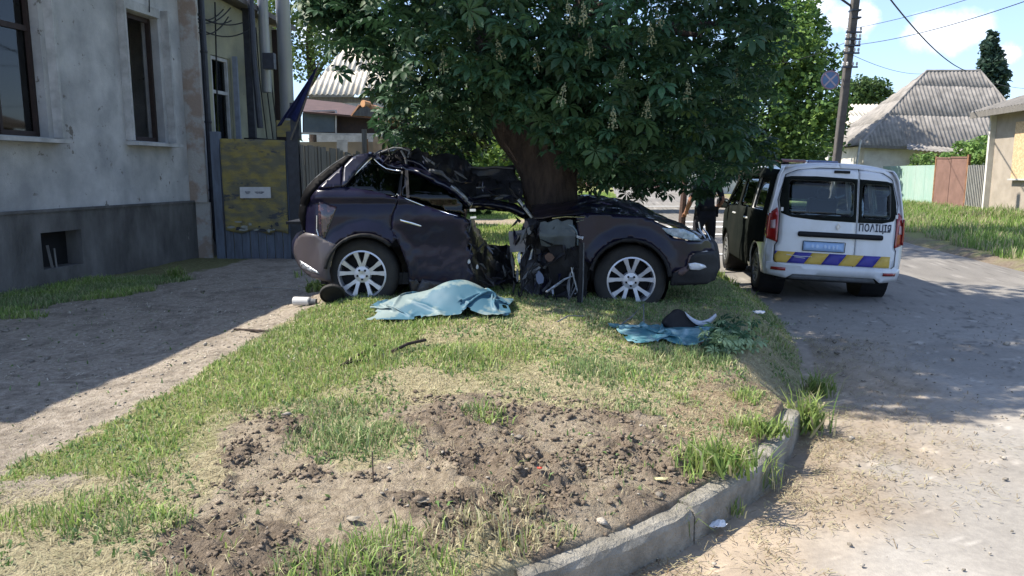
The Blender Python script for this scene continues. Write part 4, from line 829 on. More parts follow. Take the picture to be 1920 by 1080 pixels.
P = np.concatenate(pos); D = np.concatenate(nl); cs = np.concatenate(colr); n = len(P)
pxv = 960+FPX*P[:, 0]/P[:, 1]
keep = P[:, 1] > 3.5; P, D, cs = P[keep], D[keep], cs[keep]; n = len(P)
Rm = rotmats(n, .42); S = rng.uniform(.09, .185, n)
base = np.array([.036, .086, .040])[None]*cs[:, None]*rng.uniform(.75, 1.25, (n, 1)); yl = rng.uniform(0, 1, n) < .06; base[yl] = np.array([.055, .10, .03])
Vw = np.einsum('nij,kj->nki', Rm, TV)*S[:, None, None]
# droop: bend outward leaf tips down
Vw = Vw+P[:, None, :]
order = np.argsort(P[:, 1]); near = order[(P[order, 2] < 4.2)][:300]; rest = np.setdiff1d(np.arange(n), near)
def leafmesh(name, idx):
    f = TF[None]+(np.arange(len(idx))*len(TV))[:, None, None]
    return npmesh(name, Vw[idx], tris=f.reshape(-1, 3), col=np.repeat(base[idx], len(TV), 0), m=M_FOL, parent=ct, world=True)
cr_ = leafmesh('crown', rest); cr_['kind'] = 'stuff'
lm = []                            # a few shared leaf meshes in several tones
for k in range(6):
    me = bpy.data.meshes.new('leaf'); me.from_pydata([tuple(v) for v in TV], [], [tuple(f) for f in TF.tolist()]); a = me.color_attributes.new('Col', 'FLOAT_COLOR', 'POINT'); cc = np.ones((len(TV), 4), np.float32); cc[:, :3] = np.array([.036, .086, .040])*(.75+.14*k); a.data.foreach_set('color', cc.ravel()); me.materials.append(M_FOL); lm.append(me)
for i in near:
    o = bpy.data.objects.new('leaf', lm[i % 6]); COL.objects.link(o); o.parent = ct; M = Matrix(Rm[i].tolist()).to_4x4(); M.translation = Vector(P[i])-ct.location; o.matrix_local = M @ Matrix.Scale(float(S[i]), 4)
def trunk(parent, P, r, name='trunk', m=None, n=18, noise=.12):
    P = cr(P, 6); k = len(P); rr = np.interp(np.linspace(0, 1, k), np.linspace(0, 1, len(r)), r); mb = MB(); mb.tube(P, list(rr), n)
    V = np.array([v[:] for v in mb.V]); c = np.repeat(np.array([p[:] for p in P]), n, 0)[:len(V)]; d = V-c; ang = np.arctan2(d[:, 1], d[:, 0])
    f = 1+noise*(fbm(ang*1.6+3, V[:, 2]*.9, 1.5, 3, 5)-.5)*2+.05*np.sin(ang*5+V[:, 2]); V = c+d*f[:, None]
    return mesh(name, V, mb.F, m or M_BARK, parent, world=True, smooth=True)
T0 = Vector((.55, 8.4, .2))
tr_ = trunk(ct, [(.55, 8.4, .1), (.52, 8.4, .5), (.47, 8.4, 1.0), (.40, 8.4, 1.6), (.36, 8.42, 2.0)], [.42, .31, .29, .30, .28], n=28)
trunk(ct, [(.42, 8.4, 1.3), (.30, 8.4, 1.8), (.02, 8.45, 2.2), (-.18, 8.5, 2.65), (-.32, 8.6, 3.3), (-.8, 8.8, 4.4)], [.22, .26, .24, .2, .17, .1], 'limb', n=20)
trunk(ct, [(.44, 8.4, 1.3), (.52, 8.4, 1.9), (.56, 8.35, 2.4), (.7, 8.3, 3.2), (1.1, 8.2, 4.4)], [.2, .22, .16, .14, .08], 'limb', n=20)
for e in ((-1.4, 8, 3.2), (-1.9, 7.6, 3.7), (1.8, 7.4, 3.0), (2.4, 8, 3.2), (.9, 6.8, 3.2), (.1, 6.6, 3.6), (1.6, 9.5, 3.0), (-.7, 9.9, 3.4), (2.2, 9.3, 4)):
    s = Vector((.1 if e[0] < .3 else .62, 8.45, 2.6)); mid = s.lerp(Vector(e), .5)+Vector((0, 0, .3)); trunk(ct, [s, mid, Vector(e)], [.08, .05, .02], 'branch', n=8)
M_FLW = mat('flower_cream', (.28, .27, .17), .8, c2=(.10, .13, .06), sc=20)
fb = []
for k in range(3):
    bm = bmesh.new()
    for j in range(46):
        z = random.uniform(0, .24); rr = .05*(1-z/.27)+.008; a = random.uniform(0, 2*pi); b = bmesh.ops.create_icosphere(bm, subdivisions=1, radius=random.uniform(.007, .013), matrix=Matrix.Translation((rr*cos(a), rr*sin(a), z)))
    bmesh.ops.create_cone(bm, segments=5, radius1=.006, radius2=.003, depth=.3, matrix=Matrix.Translation((0, 0, .12)))
    me = bpy.data.meshes.new('flower_spike'); bm.to_mesh(me); bm.free(); me.materials.append(M_FLW); fb.append(me)
for k, (px, py, Y) in enumerate(((884, 30, 6.2), (832, 105, 6.3), (770, 125, 7.0), (1072, 12, 5.6), (1095, 14, 5.7), (1223, 52, 5.9), (1052, 165, 5.7), (1106, 75, 5.9), (1212, 190, 6.1), (1240, 20, 6.2), (1290, 160, 6.3), (1376, 130, 7.0), (1324, 225, 7.0), (1010, 100, 6.1), (940, 80, 6.1), (1160, 120, 6.0), (1372, 260, 8.2), (1150, 210, 5.9))):
    o = bpy.data.objects.new('flower_spike', fb[k % 3]); COL.objects.link(o); o.parent = ct; o.location = Q(px, py, Y)-ct.location-Vector((0, 0, .12)); o.rotation_euler = (random.uniform(-.3, .3), random.uniform(-.3, .3), 0); o.scale = (.62,)*3

def cloud_tree(name, label, cat, base_, tr, blobs, leaf, n_per, col, group=None, col2=None, quad=False, m=None, trunkc=None):
    t = thing(name, label, cat, base_, group)
    pts = []; cl = []
    for (c, r, fl) in blobs:
        n = int(n_per*r**2)+20; d = rng.normal(0, 1, (n, 3)); d /= np.linalg.norm(d, axis=1)[:, None]; w = rng.uniform(.35, 1.05, (n, 1))**.7
        p = np.array(c[:])[None]+d*w*r*np.array([1, 1, fl]); q = fbm(p[:, 0]*1.7+p[:, 2], p[:, 1]+p[:, 2]*1.9, 1.1/max(r, .3), 3, 4); k = q > .36; pts.append(p[k]); cl.append(np.full(k.sum(), rng.uniform(.75, 1.3)))
    P = np.concatenate(pts); cs = np.concatenate(cl); n = len(P); Rm = rotmats(n, .7); L = leaf*rng.uniform(.6, 1.3, n)
    T = np.array([(0, -.5, 0), (.34, .0, .08), (0, .55, -.05), (-.34, 0, .08)]); V = np.einsum('nij,kj->nki', Rm, T)*L[:, None, None]+P[:, None, :]
    i = np.arange(n)*4; c = np.array(col)[None]*cs[:, None]*rng.uniform(.7, 1.35, (n, 1))
    if col2 is not None: s = rng.uniform(0, 1, n) < .3; c[s] = np.array(col2)*rng.uniform(.7, 1.2, (s.sum(), 1))
    o = npmesh('crown', V, quads=np.stack([i, i+1, i+2, i+3], 1), col=np.repeat(c, 4, 0), m=m or M_FOL2, parent=t, world=True); o['kind'] = 'stuff'
    if tr:
        for P_, r_ in tr: trunk(t, P_, r_, 'trunk' if P_ is tr[0][0] else 'limb', m=trunkc, n=10)
    return t
def V3(px, py, Y): return Q(px, py, Y)
# tall tree on the pavement further back, most of it above the frame
bl = [(Vector((1.3+random.gauss(0, 1.2), 18.6+random.gauss(0, 1.7), random.uniform(9.2, 13.4))), random.uniform(1.1, 1.6), .9) for _ in range(26)]
cloud_tree('tall_street_tree', 'tall street tree hidden behind the chestnut crown, its trunk just behind the chestnut trunk', 'tree', (.95, 18.6, .2), [([Vector((.95, 18.6, 0)), Vector((.98, 18.6, 4)), Vector((1.2, 18.6, 9.5)), Vector((1.3, 18.6, 12))], [.2, .17, .12, .05])], bl, .17, 620, (.06, .12, .04))
# maple right of the chestnut
YM = 38
bl = [(Q(x, y, YM+random.uniform(-2, 2)), r*1.95, .95) for x, y, r in ((1500, 10, .5), (1480, 50, .8), (1520, 60, .5), (1470, 110, 1.0), (1530, 120, .7), (1450, 180, 1.1), (1520, 190, .95), (1440, 240, 1.1), (1510, 255, 1.0), (1545, 230, .6), (1470, 300, .8), (1420, 290, .7), (1400, 215, 1.0), (1395, 130, .9), (1540, 285, .5), (1500, -40, .5))]
b0 = Q(1412, 345, YM); b0.z = .15
cloud_tree('maple_tree', 'tall sunlit green maple between the chestnut and the utility pole', 'tree', b0, [([b0, Q(1418, 300, YM), Q(1450, 200, YM), Q(1485, 60, YM)], [.24, .2, .16, .06]), ([Q(1420, 290, YM), Q(1400, 240, YM), Q(1390, 160, YM)], [.18, .13, .06])], bl, .26, 560, (.10, .18, .055), col2=(.24, .36, .09))
bl = [(Q(x, y, 34+random.uniform(-1.5, 1.5)), r*1.25, .9) for x, y, r in ((600, 20, 1.3), (560, 60, 1.0), (640, 50, 1.0), (575, 110, .9), (620, 100, .8), (660, 90, .6), (500, 30, 1.2), (530, -20, 1.2), (670, 10, 1.0), (510, 100, .8))]
b0 = Q(590, 330, 34); b0.z = 0
cloud_tree('ash_tree', 'airy pale green tree with sky showing through behind the yard house', 'tree', b0, [([b0, Q(590, 200, 34), Q(580, 60, 34), Q(600, -40, 34)], [.3, .25, .15, .05]), ([Q(588, 150, 34), Q(640, 60, 34)], [.1, .04])], bl, .17, 520, (.13, .20, .06), col2=(.2, .28, .10))
bl = [(Q(x, y, Y), r, .9) for x, y, Y, r in ((810, 240, 17, .7), (840, 280, 16, .7), (870, 240, 18, .7), (900, 290, 16.5, .6), (880, 310, 15.5, .5), (820, 300, 16, .5), (940, 280, 18, .8), (790, 265, 18, .5), (850, 190, 19, .9), (960, 230, 20, 1.0), (1020, 270, 20, 1.0), (900, 180, 21, 1.2))]
b0 = Q(860, 360, 17); b0.z = .1
cloud_tree('garden_bush', 'tall green garden bush glowing in sun behind the trunk of the chestnut', 'bush', b0, [([b0, Q(850, 260, 17)], [.06, .03]), ([b0, Q(900, 260, 17.5)], [.05, .02])], bl, .14, 1500, (.10, .18, .05), col2=(.22, .32, .06))
bl = [(Q(x, y, 34), r, .9) for x, y, r in ((1080, 300, 1.6), (1150, 290, 1.8), (1220, 300, 1.6), (1280, 285, 1.5), (1110, 250, 2), (1200, 240, 2), (1290, 230, 2), (1000, 280, 2), (1340, 270, 1.5), (1340, 200, 1.5))]
b0 = Q(1060, 350, 34); b0.z = .1
cloud_tree('street_tree', 'dark leafy tree by the far pavement seen under the chestnut crown', 'tree', b0, [([b0, Q(1062, 270, 34)], [.2, .12])], bl, .3, 380, (.07, .12, .04))
bl = [(Q(1640+i*1.0, 175+8*math.sin(i), 75), 1.2+.5*random.random(), .9) for i in range(-40, 20, 9)]
b0 = Q(1620, 330, 76); b0.z = 0
cloud_tree('round_tree', 'distant round green tree top above the left end of the grey roof', 'tree', b0, [([b0, Q(1618, 200, 76)], [.3, .2])], bl, .4, 180, (.10, .16, .06))
bl = []
for i in range(15):
    t = i/14; px = 1857+9*math.sin(i*1.3)+(18*(t-.4) if t > .4 else 0); w_ = (.35+1.5*t**.8)*(1 if t < .75 else .8); bl.append((Q(px, 62+105*t, 62), w_*.62, 1.3)); bl.append((Q(px-12*t*(1 if i % 2 else -1), 70+105*t, 62), w_*.5, 1.1))
b0 = Q(1862, 330, 62); b0.z = 0
cloud_tree('spruce_tree', 'tall narrow blue green drooping conifer rising behind the grey roof', 'tree', b0, [([b0, Q(1862, 200, 62), Q(1855, 60, 62)], [.3, .2, .05])], bl, .45, 260, (.045, .085, .065), col2=(.07, .11, .08))
bl = [(FP(y_, 2.0+.25*math.sin(y_*2.1)+dz, off), .45, .7) for y_, off, dz in ((28.5, -.7, .4), (29.2, -.7, .5), (30, -.8, .6), (30.8, -.8, .5), (31.6, -.6, .4), (32.4, -.5, .3), (33.2, -.5, .15), (34, -.4, .1), (34.8, -.4, 0), (31, -1.6, .7), (32, -1.6, .6), (30, -1.6, .8))]
cloud_tree('vine', 'bright green climbing vine heaped over the top of the green metal fence', 'vine', FP(31, .4, -.6), [([FP(31, .4, -.6), FP(31.2, 2.2, -.6)], [.05, .03])], bl, .16, 1100, (.16, .27, .08), col2=(.24, .36, .10))
tl = []
for k in range(34):
    X_ = -60+k*3.6; tl.append((Vector((X_+random.uniform(-1, 1), 110+random.uniform(-6, 6)+.12*abs(X_), random.uniform(2, 3.5))), random.uniform(3, 4.6), .8))
tt_ = cloud_tree('tree_belt', 'band of distant dark green trees along the far skyline', 'trees', (0, 112, 0), None, tl, .9, 34, (.06, .10, .045)); 
tl = [(Vector((X_, Y_, z)), r, .9) for X_, Y_, z, r in ((-12, 34, 2.5, 2.6), (-8, 38, 2.2, 2.4), (-16, 32, 3, 3), (-4, 42, 2, 2.4), (-2, 32, 1.4, 1.6), (0, 40, 1.6, 2), (-1.5, 27, 1.0, 1.1))]
cloud_tree('garden_trees', 'dark green orchard growth filling the gardens behind the yard house', 'bushes', (-6, 36, 0), None, tl, .35, 300, (.06, .11, .04), col2=(.12, .18, .06))
bl = [(Vector((x, y, z)), r, .8) for x, y, z, r in ((31, 46, 2.5, 2.2), (35, 48, 2.5, 2.5), (28, 58, 3, 3))]
cloud_tree('back_bushes', 'green bushes behind the boarded house', 'bushes', (31, 47, 0), None, bl, .35, 300, (.08, .14, .05))

# ------------------------------------------------------------------ wrecked car
Y0 = 7.45
M_PAINT = mat('plum_paint', (.010, .010, .028), .28, c2=(.007, .006, .017), sc=3, metal=.0, coat=.22, spec=.2)
M_PAINTB = mat('blue_shade_paint', (.010, .011, .032), .3, c2=(.006, .006, .015), sc=8, metal=.1, coat=.6)
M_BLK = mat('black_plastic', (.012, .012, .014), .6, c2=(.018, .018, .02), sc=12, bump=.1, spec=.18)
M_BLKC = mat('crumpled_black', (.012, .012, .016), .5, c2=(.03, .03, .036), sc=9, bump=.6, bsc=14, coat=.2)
M_SEAL = mat('seal_black', (.004, .004, .005), .6, sc=5, spec=.06)
M_CHR = mat('chrome', (.75, .77, .80), .18, c2=(.6, .62, .66), sc=20, metal=1.)
M_ALU = mat('torn_aluminium', (.55, .58, .62), .4, c2=(.25, .27, .30), sc=14, metal=.8, bump=.5, bsc=40)
M_RIM = mat('alloy', (.56, .57, .62), .35, c2=(.46, .47, .52), sc=8, metal=.5)
M_TYRE = mat('tyre_rubber', (.018, .018, .019), .8, c2=(.03, .028, .026), sc=9, bump=.3, bsc=60)
M_SEAT = mat('tan_seat', (.30, .26, .19), .85, c2=(.22, .19, .14), sc=5)
M_CGL = glass('car_glass', (.10, .14, .13), .02, 1.5)
M_LAMP = mat('clear_lamp', (.45, .55, .62), .12, c2=(.12, .18, .25), sc=14, coat=1.)
M_RED = mat('red_lamp', (.35, .015, .012), .2, c2=(.22, .01, .01), sc=9, coat=1.)
M_GREYT = mat('grey_trim', (.15, .155, .165), .7, c2=(.09, .095, .10), sc=6, bump=.3)
M_TEAL = mat('teal_plastic_sheet', (.05, .16, .20), .4, c2=(.20, .34, .38), sc=6, thr=(.45, .6), coat=.2, spec=.5)
car = thing('crushed_car', 'crushed dark plum estate car folded round the chestnut trunk', 'car', (Q(930, 560, Y0).x, Y0+.9, .38))
def dy(px, py):
    z = Q(px, py, Y0).z; d = 0
    d += .62*max(0, z-1.47)+.05*max(0, 1.47-z)*0+.10*max(0, (.72-z))
    d += .30*max(0, (612-px)/58)**2.2+.42*max(0, (px-1275)/64)**2
    for cx, cy in ((683, 512), (1180, 524)):
        r = math.hypot(px-cx, py-cy); d -= .035*max(0, 1-abs(r-74)/26)
    if 745 < px < 880: d += .05*(1-((px-812)/68)**2)*max(0, min(1, (py-415)/40))     # door skin pushed in
    d += .03*(z < 1.42)*max(0, (z-1.30)/.12)
    return d
def crump(px, py, a): return a*((float(vn(np.array(px/17.), np.array(py/15.), 61))-.5)+.6*(float(vn(np.array(px/7.), np.array(py/8.), 62))-.5))
def S(off=0., cr_a=.004): return lambda px, py: Q(px, py, Y0+dy(px, py)+off+crump(px, py, cr_a))
lerp_ = lambda a, b, t: a+(b-a)*t
def fl(cx, cy, r, a0, a1, n=14): return [(cx+r*cos(R(a0+(a1-a0)*i/n)), cy-r*sin(R(a0+(a1-a0)*i/n))) for i in range(n+1)]
# rear quarter
q = [(p.x, p.y) for p in cr([(597, 357), (622, 353), (650, 353), (700, 361), (748, 372)], 4)]+[(742, 388), (735, 405), (733, 430), (745, 446)]
q += fl(683, 512, 74, 47, 150, 16)+[(606, 468), (594, 452), (583, 440), (576, 436), (576, 402), (581, 380), (588, 366)]
panel('rear_quarter', q, S(), M_PAINT, car, sp=6, world=True, solid=.025)
panel('arch_lip', fl(683, 512, 75, 46, 172, 24)+fl(683, 512, 70, 172, 46, 24), S(-.02, 0), M_BLK, car, sp=5, world=True, solid=.05)
m = MB(); m.tube([S(-.006, 0)(x, y) for x, y in fl(690, 545, 142, 118, 62, 14)], .006, 6); m.build('crease', M_PAINT, car, world=True, smooth=True)
# tail lamp
panel('tail_lamp', [(598, 377), (632, 388), (628, 400), (610, 448), (601, 440), (599, 410)], S(-.012, 0), mat('dark_lamp', (.025, .02, .03), .12, c2=(.10, .05, .05), sc=18, coat=1., thr=(.5, .62)), car, sp=6, world=True, solid=.02)
# bumper
bq = [(p.x, p.y) for p in cr([(577, 436), (564, 444), (557, 456), (556, 474), (562, 492), (571, 506), (590, 520), (622, 528)], 4)]+[(618, 508), (621, 490), (632, 461), (606, 448), (596, 440)]
panel('rear_bumper', bq, S(-.015), mat('brown_lit_bumper', (.05, .042, .045), .5, c2=(.05, .042, .05), sc=7, coat=.3), car, sp=6, world=True, solid=.03)  # browner and lighter than the body, reflected light put into its colour
panel('bumper_scuff', [(560, 490), (566, 488), (594, 506), (600, 512), (586, 510), (570, 503)], S(-.035), M_ALU, car, sp=5, world=True, solid=.02)
m = MB(); m.tube([S(-.03, 0)(x, y) for x, y in ((594, 404), (594, 430), (597, 443), (612, 452), (633, 460), (624, 476), (619, 500))], .006, 6); m.build('seam_strip', M_CHR, car, world=True)
# whole rear end and tailgate (seen edge on, real width)
def across(P, name, m_, w=1.82, n=14, off=0, bow=.16, **k):
    V = []; F = []
    for j in range(n+1):
        t = j/n
        for (px, py) in P:
            p = Q(px, py, Y0+dy(px, py)+off); wd = w-2*(dy(px, py)); p = p+Vector((-bow*(1-(2*t-1)**2), wd*t, 0)); V.append(p)
    L_ = len(P)
    for j in range(n):
        for i in range(L_-1): a = j*L_+i; F.append([a, a+1, a+L_+1, a+L_])
    return mesh(name, V, F, m_, car, world=True, smooth=True, solid=.02, **k)
across([(576, 402), (570, 420), (573, 440), (562, 446), (556, 458), (556, 474), (562, 492), (575, 510)], 'rear_bumper_skin', M_PAINT)
across([(654, 297), (630, 311), (605, 331), (590, 346), (580, 362), (576, 385), (576, 402)], 'tailgate', M_CGL, bow=.10)
m = MB(); tg = cr([Q(x, y, Y0+dy(x, y)-.02) for x, y in ((660, 294), (650, 295), (618, 316), (592, 338), (575, 358), (568, 378), (567, 404), (573, 436))], 5); m.tube(tg, .013, 8); m.build('tailgate_seal', M_SEAL, car, world=True, smooth=True)
m = MB(); m.tube([p+Vector((-.010, -.008, .009)) for p in tg], .006, 6); m.build('seal_highlight', M_GREYT, car, world=True)  # grey tube standing for the highlight along the black seal
panel('tailgate_frame', [(652, 296), (664, 297), (628, 330), (604, 348), (585, 372), (579, 400), (577, 432), (568, 405), (570, 378), (578, 360), (594, 340), (620, 318)], S(.02), M_SEAL, car, sp=6, world=True, solid=.05)
# D pillar and crumpled roof edge
panel('pillar', [(662, 300), (676, 294), (692, 291), (697, 296), (672, 322), (650, 350), (642, 354), (645, 330), (648, 315)], S(), M_PAINTB, car, sp=5, world=True, solid=.05)
panel('pillar', [(644, 316), (642, 354), (600, 357), (612, 344), (630, 328)], S(.01), M_PAINT, car, sp=6, world=True, solid=.05)
gq = [(648, 352), (672, 323), (697, 298), (705, 303), (726, 317), (752, 322), (748, 345), (744, 371), (700, 361)]
panel('quarter_window', gq, S(.02, 0), M_CGL, car, sp=8, world=True, solid=.006)
m = MB(); m.tube([S(-.006, 0)(x, y) for x, y in ((645, 353), (660, 333), (678, 314), (697, 296))], .012, 6); m.tube([S(-.006, 0)(x, y) for x, y in ((702, 299), (712, 308), (724, 316), (738, 319), (752, 321))], .009, 6)
m.tube([S(-.006, 0)(x, y) for x, y in ((645, 353), (680, 359), (716, 366), (746, 374))], .008, 6); m.build('window_trim', M_CHR, car, world=True, smooth=True)
# rear door
panel('rear_door', [(748, 366), (790, 384), (830, 398), (872, 409), (880, 418), (874, 430), (883, 446), (877, 462), (888, 476), (879, 500), (890, 516), (882, 530), (884, 548), (800, 552), (770, 545), (764, 500), (750, 462), (734, 434), (736, 406), (743, 388)], S(.004, .009), M_PAINT, car, sp=6, world=True, solid=.03)
panel('door_sill', [(764, 520), (884, 528), (900, 560), (880, 572), (772, 560)], S(.03, .04), M_BLKC, car, sp=7, world=True, solid=.08)
m = MB(); m.tube([S(-.012, 0)(x, y) for x, y in ((744, 364), (752, 369), (800, 388), (858, 406))], .010, 6); m.build('door_trim', M_CHR, car, world=True, smooth=True)
m = MB(); m.tube([S(-.02, 0)(x, y) for x, y in ((750, 411), (752, 413), (772, 418), (788, 423), (790, 424))], [.008, .016, .018, .013, .006], 8); m.build('door_handle', M_CHR, car, world=True, smooth=True)
panel('door_window', [(755, 325), (775, 328), (830, 352), (868, 380), (872, 405), (830, 395), (790, 381), (752, 366)], S(.05, 0), M_CGL, car, sp=9, world=True, solid=.006)
m = MB(); m.bar(S(.05, 0)(762, 320), S(.05, 0)(765, 372), .03); m.bar(S(.05, 0)(753, 322), S(.05, 0)(749, 370), .03); m.build('door_pillar', M_BLKC, car, world=True)
# crumpled roof rail
def ribbon(name, P, w0, w1, m_, off=0, a=.03, seg=6, th=.03):
    C_ = cr([Vector((x, y, z)) for x, y, z in P], seg); V = []; F = []; n = len(C_)
    for i, c in enumerate(C_):
        t = i/(n-1); w = w0+(w1-w0)*t; d = (C_[min(i+1, n-1)]-C_[max(i-1, 0)]); d.z = 0; d.normalize(); nn_ = Vector((-d.y, d.x, 0))
        for j in range(5):
            u = j/4-.5; x, y = c.x+nn_.x*u*w, c.y+nn_.y*u*w; V.append(Q(x, y, Y0+c.z+off+.06*abs(u)*2+crump(x*2.2, y*2.2, a)))
    for i in range(n-1):
        for j in range(4): k = i*5+j; F.append([k, k+1, k+6, k+5])
    return mesh(name, V, F, m_, car, world=True, smooth=True, solid=th)
ribbon('roof_rail', [(690, 292, .25), (712, 298, .28), (735, 312, .26), (762, 316, .24), (800, 330, .2), (836, 350, .16), (866, 370, .12), (884, 384, .1)], 16, 17, M_PAINTB, a=.08)
ribbon('roof_rail', [(762, 300, .34), (790, 312, .32), (815, 330, .26), (850, 350, .2), (884, 374, .16)], 14, 9, M_PAINTB, a=.09)
ribbon('torn_strip', [(846, 348, .1), (862, 362, .08), (884, 385, .1)], 7, 4, M_ALU, a=.05)
ribbon('torn_strip', [(805, 320, .25), (832, 326, .25), (850, 342, .2)], 5, 3, M_GREYT, a=.06)
# roof skin sheets, folded up and back
def sheet(name, rows, m_, a=.05, n=(14, 14), sub=1, th=.012, fr=7.):
    # rows: list of rows of world points, bilinearly refined and crumpled
    A_ = np.array([[list(p) for p in r] for r in rows]); nr, nc = A_.shape[:2]; u = np.linspace(0, nc-1, n[0]); v = np.linspace(0, nr-1, n[1]); V = []
    for b in v:
        j = min(int(b), nr-2); tb = b-j
        for a_ in u:
            i = min(int(a_), nc-2); ta = a_-i; p = (A_[j, i]*(1-ta)+A_[j, i+1]*ta)*(1-tb)+(A_[j+1, i]*(1-ta)+A_[j+1, i+1]*ta)*tb
            q1 = float(vn(np.array(p[0]*fr+p[1]*2), np.array(p[2]*fr+p[1]*fr), 71))-.5; q2 = float(vn(np.array(p[0]*fr*2.3), np.array(p[2]*fr*2+p[1]*9), 72))-.5; V.append((p[0]+a*q2*.5, p[1]+a*q1, p[2]+a*(q1*.6+q2*.6)))
    F = [[j*n[0]+i, j*n[0]+i+1, (j+1)*n[0]+i+1, (j+1)*n[0]+i] for j in range(n[1]-1) for i in range(n[0]-1)]
    return mesh(name, V, F, m_, car, world=True, smooth=False, solid=th)
sheet('roof_skin', [[Q(694, 292, 7.75), Q(722, 281, 7.78), Q(748, 277, 7.8), Q(768, 284, 7.85)], [Q(690, 300, 8.3), Q(722, 286, 8.3), Q(748, 281, 8.4), Q(775, 290, 8.4)], [Q(690, 306, 9.1), Q(725, 292, 9.1), Q(752, 288, 9.1), Q(785, 300, 9.0)]], M_PAINTB, a=.07, n=(22, 16))
sheet('roof_lining', [[Q(697, 295, 7.8), Q(745, 280, 7.8), Q(768, 285, 7.9)], [Q(712, 306, 7.78), Q(745, 305, 7.9), Q(770, 300, 7.9)], [Q(730, 316, 7.74), Q(750, 318, 7.8), Q(768, 318, 7.75)]], M_BLKC, a=.08, n=(20, 14))
m = MB(); m.tube([Q(x, y, 7.78) for x, y in ((697, 293), (716, 285), (738, 277), (752, 278), (768, 283))], .010, 6); m.tube([Q(x, y, 7.76) for x, y in ((752, 282), (760, 296), (762, 308), (757, 316))], .012, 6); m.tube([Q(x, y, 7.78) for x, y in ((768, 284), (764, 296), (762, 305))], .010, 6); m.build('torn_edge', M_GREYT, car, world=True)
# far side and roof pushed up into a dark wall of torn sheet behind the gap
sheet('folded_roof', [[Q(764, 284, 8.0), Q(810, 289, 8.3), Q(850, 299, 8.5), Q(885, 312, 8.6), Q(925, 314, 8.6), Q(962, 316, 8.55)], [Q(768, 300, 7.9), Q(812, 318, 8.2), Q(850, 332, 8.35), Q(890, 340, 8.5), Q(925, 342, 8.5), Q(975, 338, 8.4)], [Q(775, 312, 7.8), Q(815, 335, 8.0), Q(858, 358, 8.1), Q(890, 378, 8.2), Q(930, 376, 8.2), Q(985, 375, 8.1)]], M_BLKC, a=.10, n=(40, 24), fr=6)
m = MB(); m.tube([Q(x, y, 8.5) for x, y in ((878, 313), (905, 315), (930, 313), (962, 316))], .010, 5); m.tube([Q(x, y, 8.2) for x, y in ((885, 372), (905, 367), (945, 366), (975, 372))], .012, 5); m.build('torn_edge', M_GREYT, car, world=True)
# beam across the gap (far sill pulled up) and dash remains
ribbon('bent_beam', [(880, 383, .35), (905, 382, .5), (935, 386, .6), (962, 392, .6), (985, 402, .6)], 13, 16, M_PAINTB, a=.04, th=.10)
m = MB(); m.tube([Q(x, y, 7.75) for x, y in ((972, 374), (980, 386), (990, 398), (998, 408))], .018, 6); m.build('torn_strut', M_ALU, car, world=True)
m = MB(); m.bar(Q(881, 394, 7.5), Q(892, 394, 7.5), .02, .025); m.build('door_lock', M_CHR, car, world=True)
m = MB(); m.bar(Q(882, 408, 7.5), Q(893, 407, 7.5), .02, .02); m.build('door_lock', M_CHR, car, world=True)
# torn floor and middle
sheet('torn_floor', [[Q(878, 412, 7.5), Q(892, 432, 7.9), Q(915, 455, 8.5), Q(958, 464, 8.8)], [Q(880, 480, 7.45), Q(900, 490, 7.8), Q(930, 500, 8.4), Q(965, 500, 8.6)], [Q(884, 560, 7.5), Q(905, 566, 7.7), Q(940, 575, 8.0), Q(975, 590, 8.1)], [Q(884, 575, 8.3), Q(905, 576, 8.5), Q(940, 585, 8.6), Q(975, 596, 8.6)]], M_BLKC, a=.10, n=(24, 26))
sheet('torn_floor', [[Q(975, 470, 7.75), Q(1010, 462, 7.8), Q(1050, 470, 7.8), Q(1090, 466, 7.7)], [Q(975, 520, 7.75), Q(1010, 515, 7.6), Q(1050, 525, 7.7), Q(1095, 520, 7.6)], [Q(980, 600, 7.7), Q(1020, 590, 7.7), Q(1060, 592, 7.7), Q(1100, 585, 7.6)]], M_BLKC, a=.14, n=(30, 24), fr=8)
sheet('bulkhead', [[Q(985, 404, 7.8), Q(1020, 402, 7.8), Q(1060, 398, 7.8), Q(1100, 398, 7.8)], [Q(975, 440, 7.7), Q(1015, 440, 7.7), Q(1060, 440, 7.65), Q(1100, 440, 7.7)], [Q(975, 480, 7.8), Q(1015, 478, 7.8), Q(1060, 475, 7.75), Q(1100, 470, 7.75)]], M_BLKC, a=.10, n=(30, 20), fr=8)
sheet('bracket_plate', [[Q(953, 435, 7.6), Q(986, 433, 7.6)], [Q(957, 473, 7.58), Q(986, 474, 7.58)]], mat('warm_grey_plate', (.24, .225, .225), .7, c2=(.15, .145, .145), sc=6), a=.03, n=(8, 8))
sheet('grey_airbag', [[Q(1012, 420, 7.45), Q(1045, 415, 7.4), Q(1072, 418, 7.42)], [Q(1010, 442, 7.42), Q(1045, 440, 7.36), Q(1076, 442, 7.4)], [Q(1016, 458, 7.5), Q(1045, 460, 7.44), Q(1074, 460, 7.46)]], mat('grey_fabric', (.10, .12, .125), .8, c2=(.06, .07, .08), sc=4), a=.07, n=(18, 12))
ribbon('door_edge', [(1058, 420, -.02), (1072, 424, -.04), (1082, 440, -.04), (1084, 460, -.02)], 10, 9, mat('bluegrey_plastic', (.17, .23, .27), .5, sc=5), a=.03)
sheet('door_lining', [[Q(1030, 455, 7.5), Q(1065, 452, 7.5), Q(1098, 450, 7.5)], [Q(1026, 500, 7.5), Q(1060, 498, 7.48), Q(1100, 500, 7.5)], [Q(1040, 560, 7.55), Q(1070, 562, 7.55), Q(1100, 565, 7.5)]], M_BLK, a=.06, n=(16, 18))
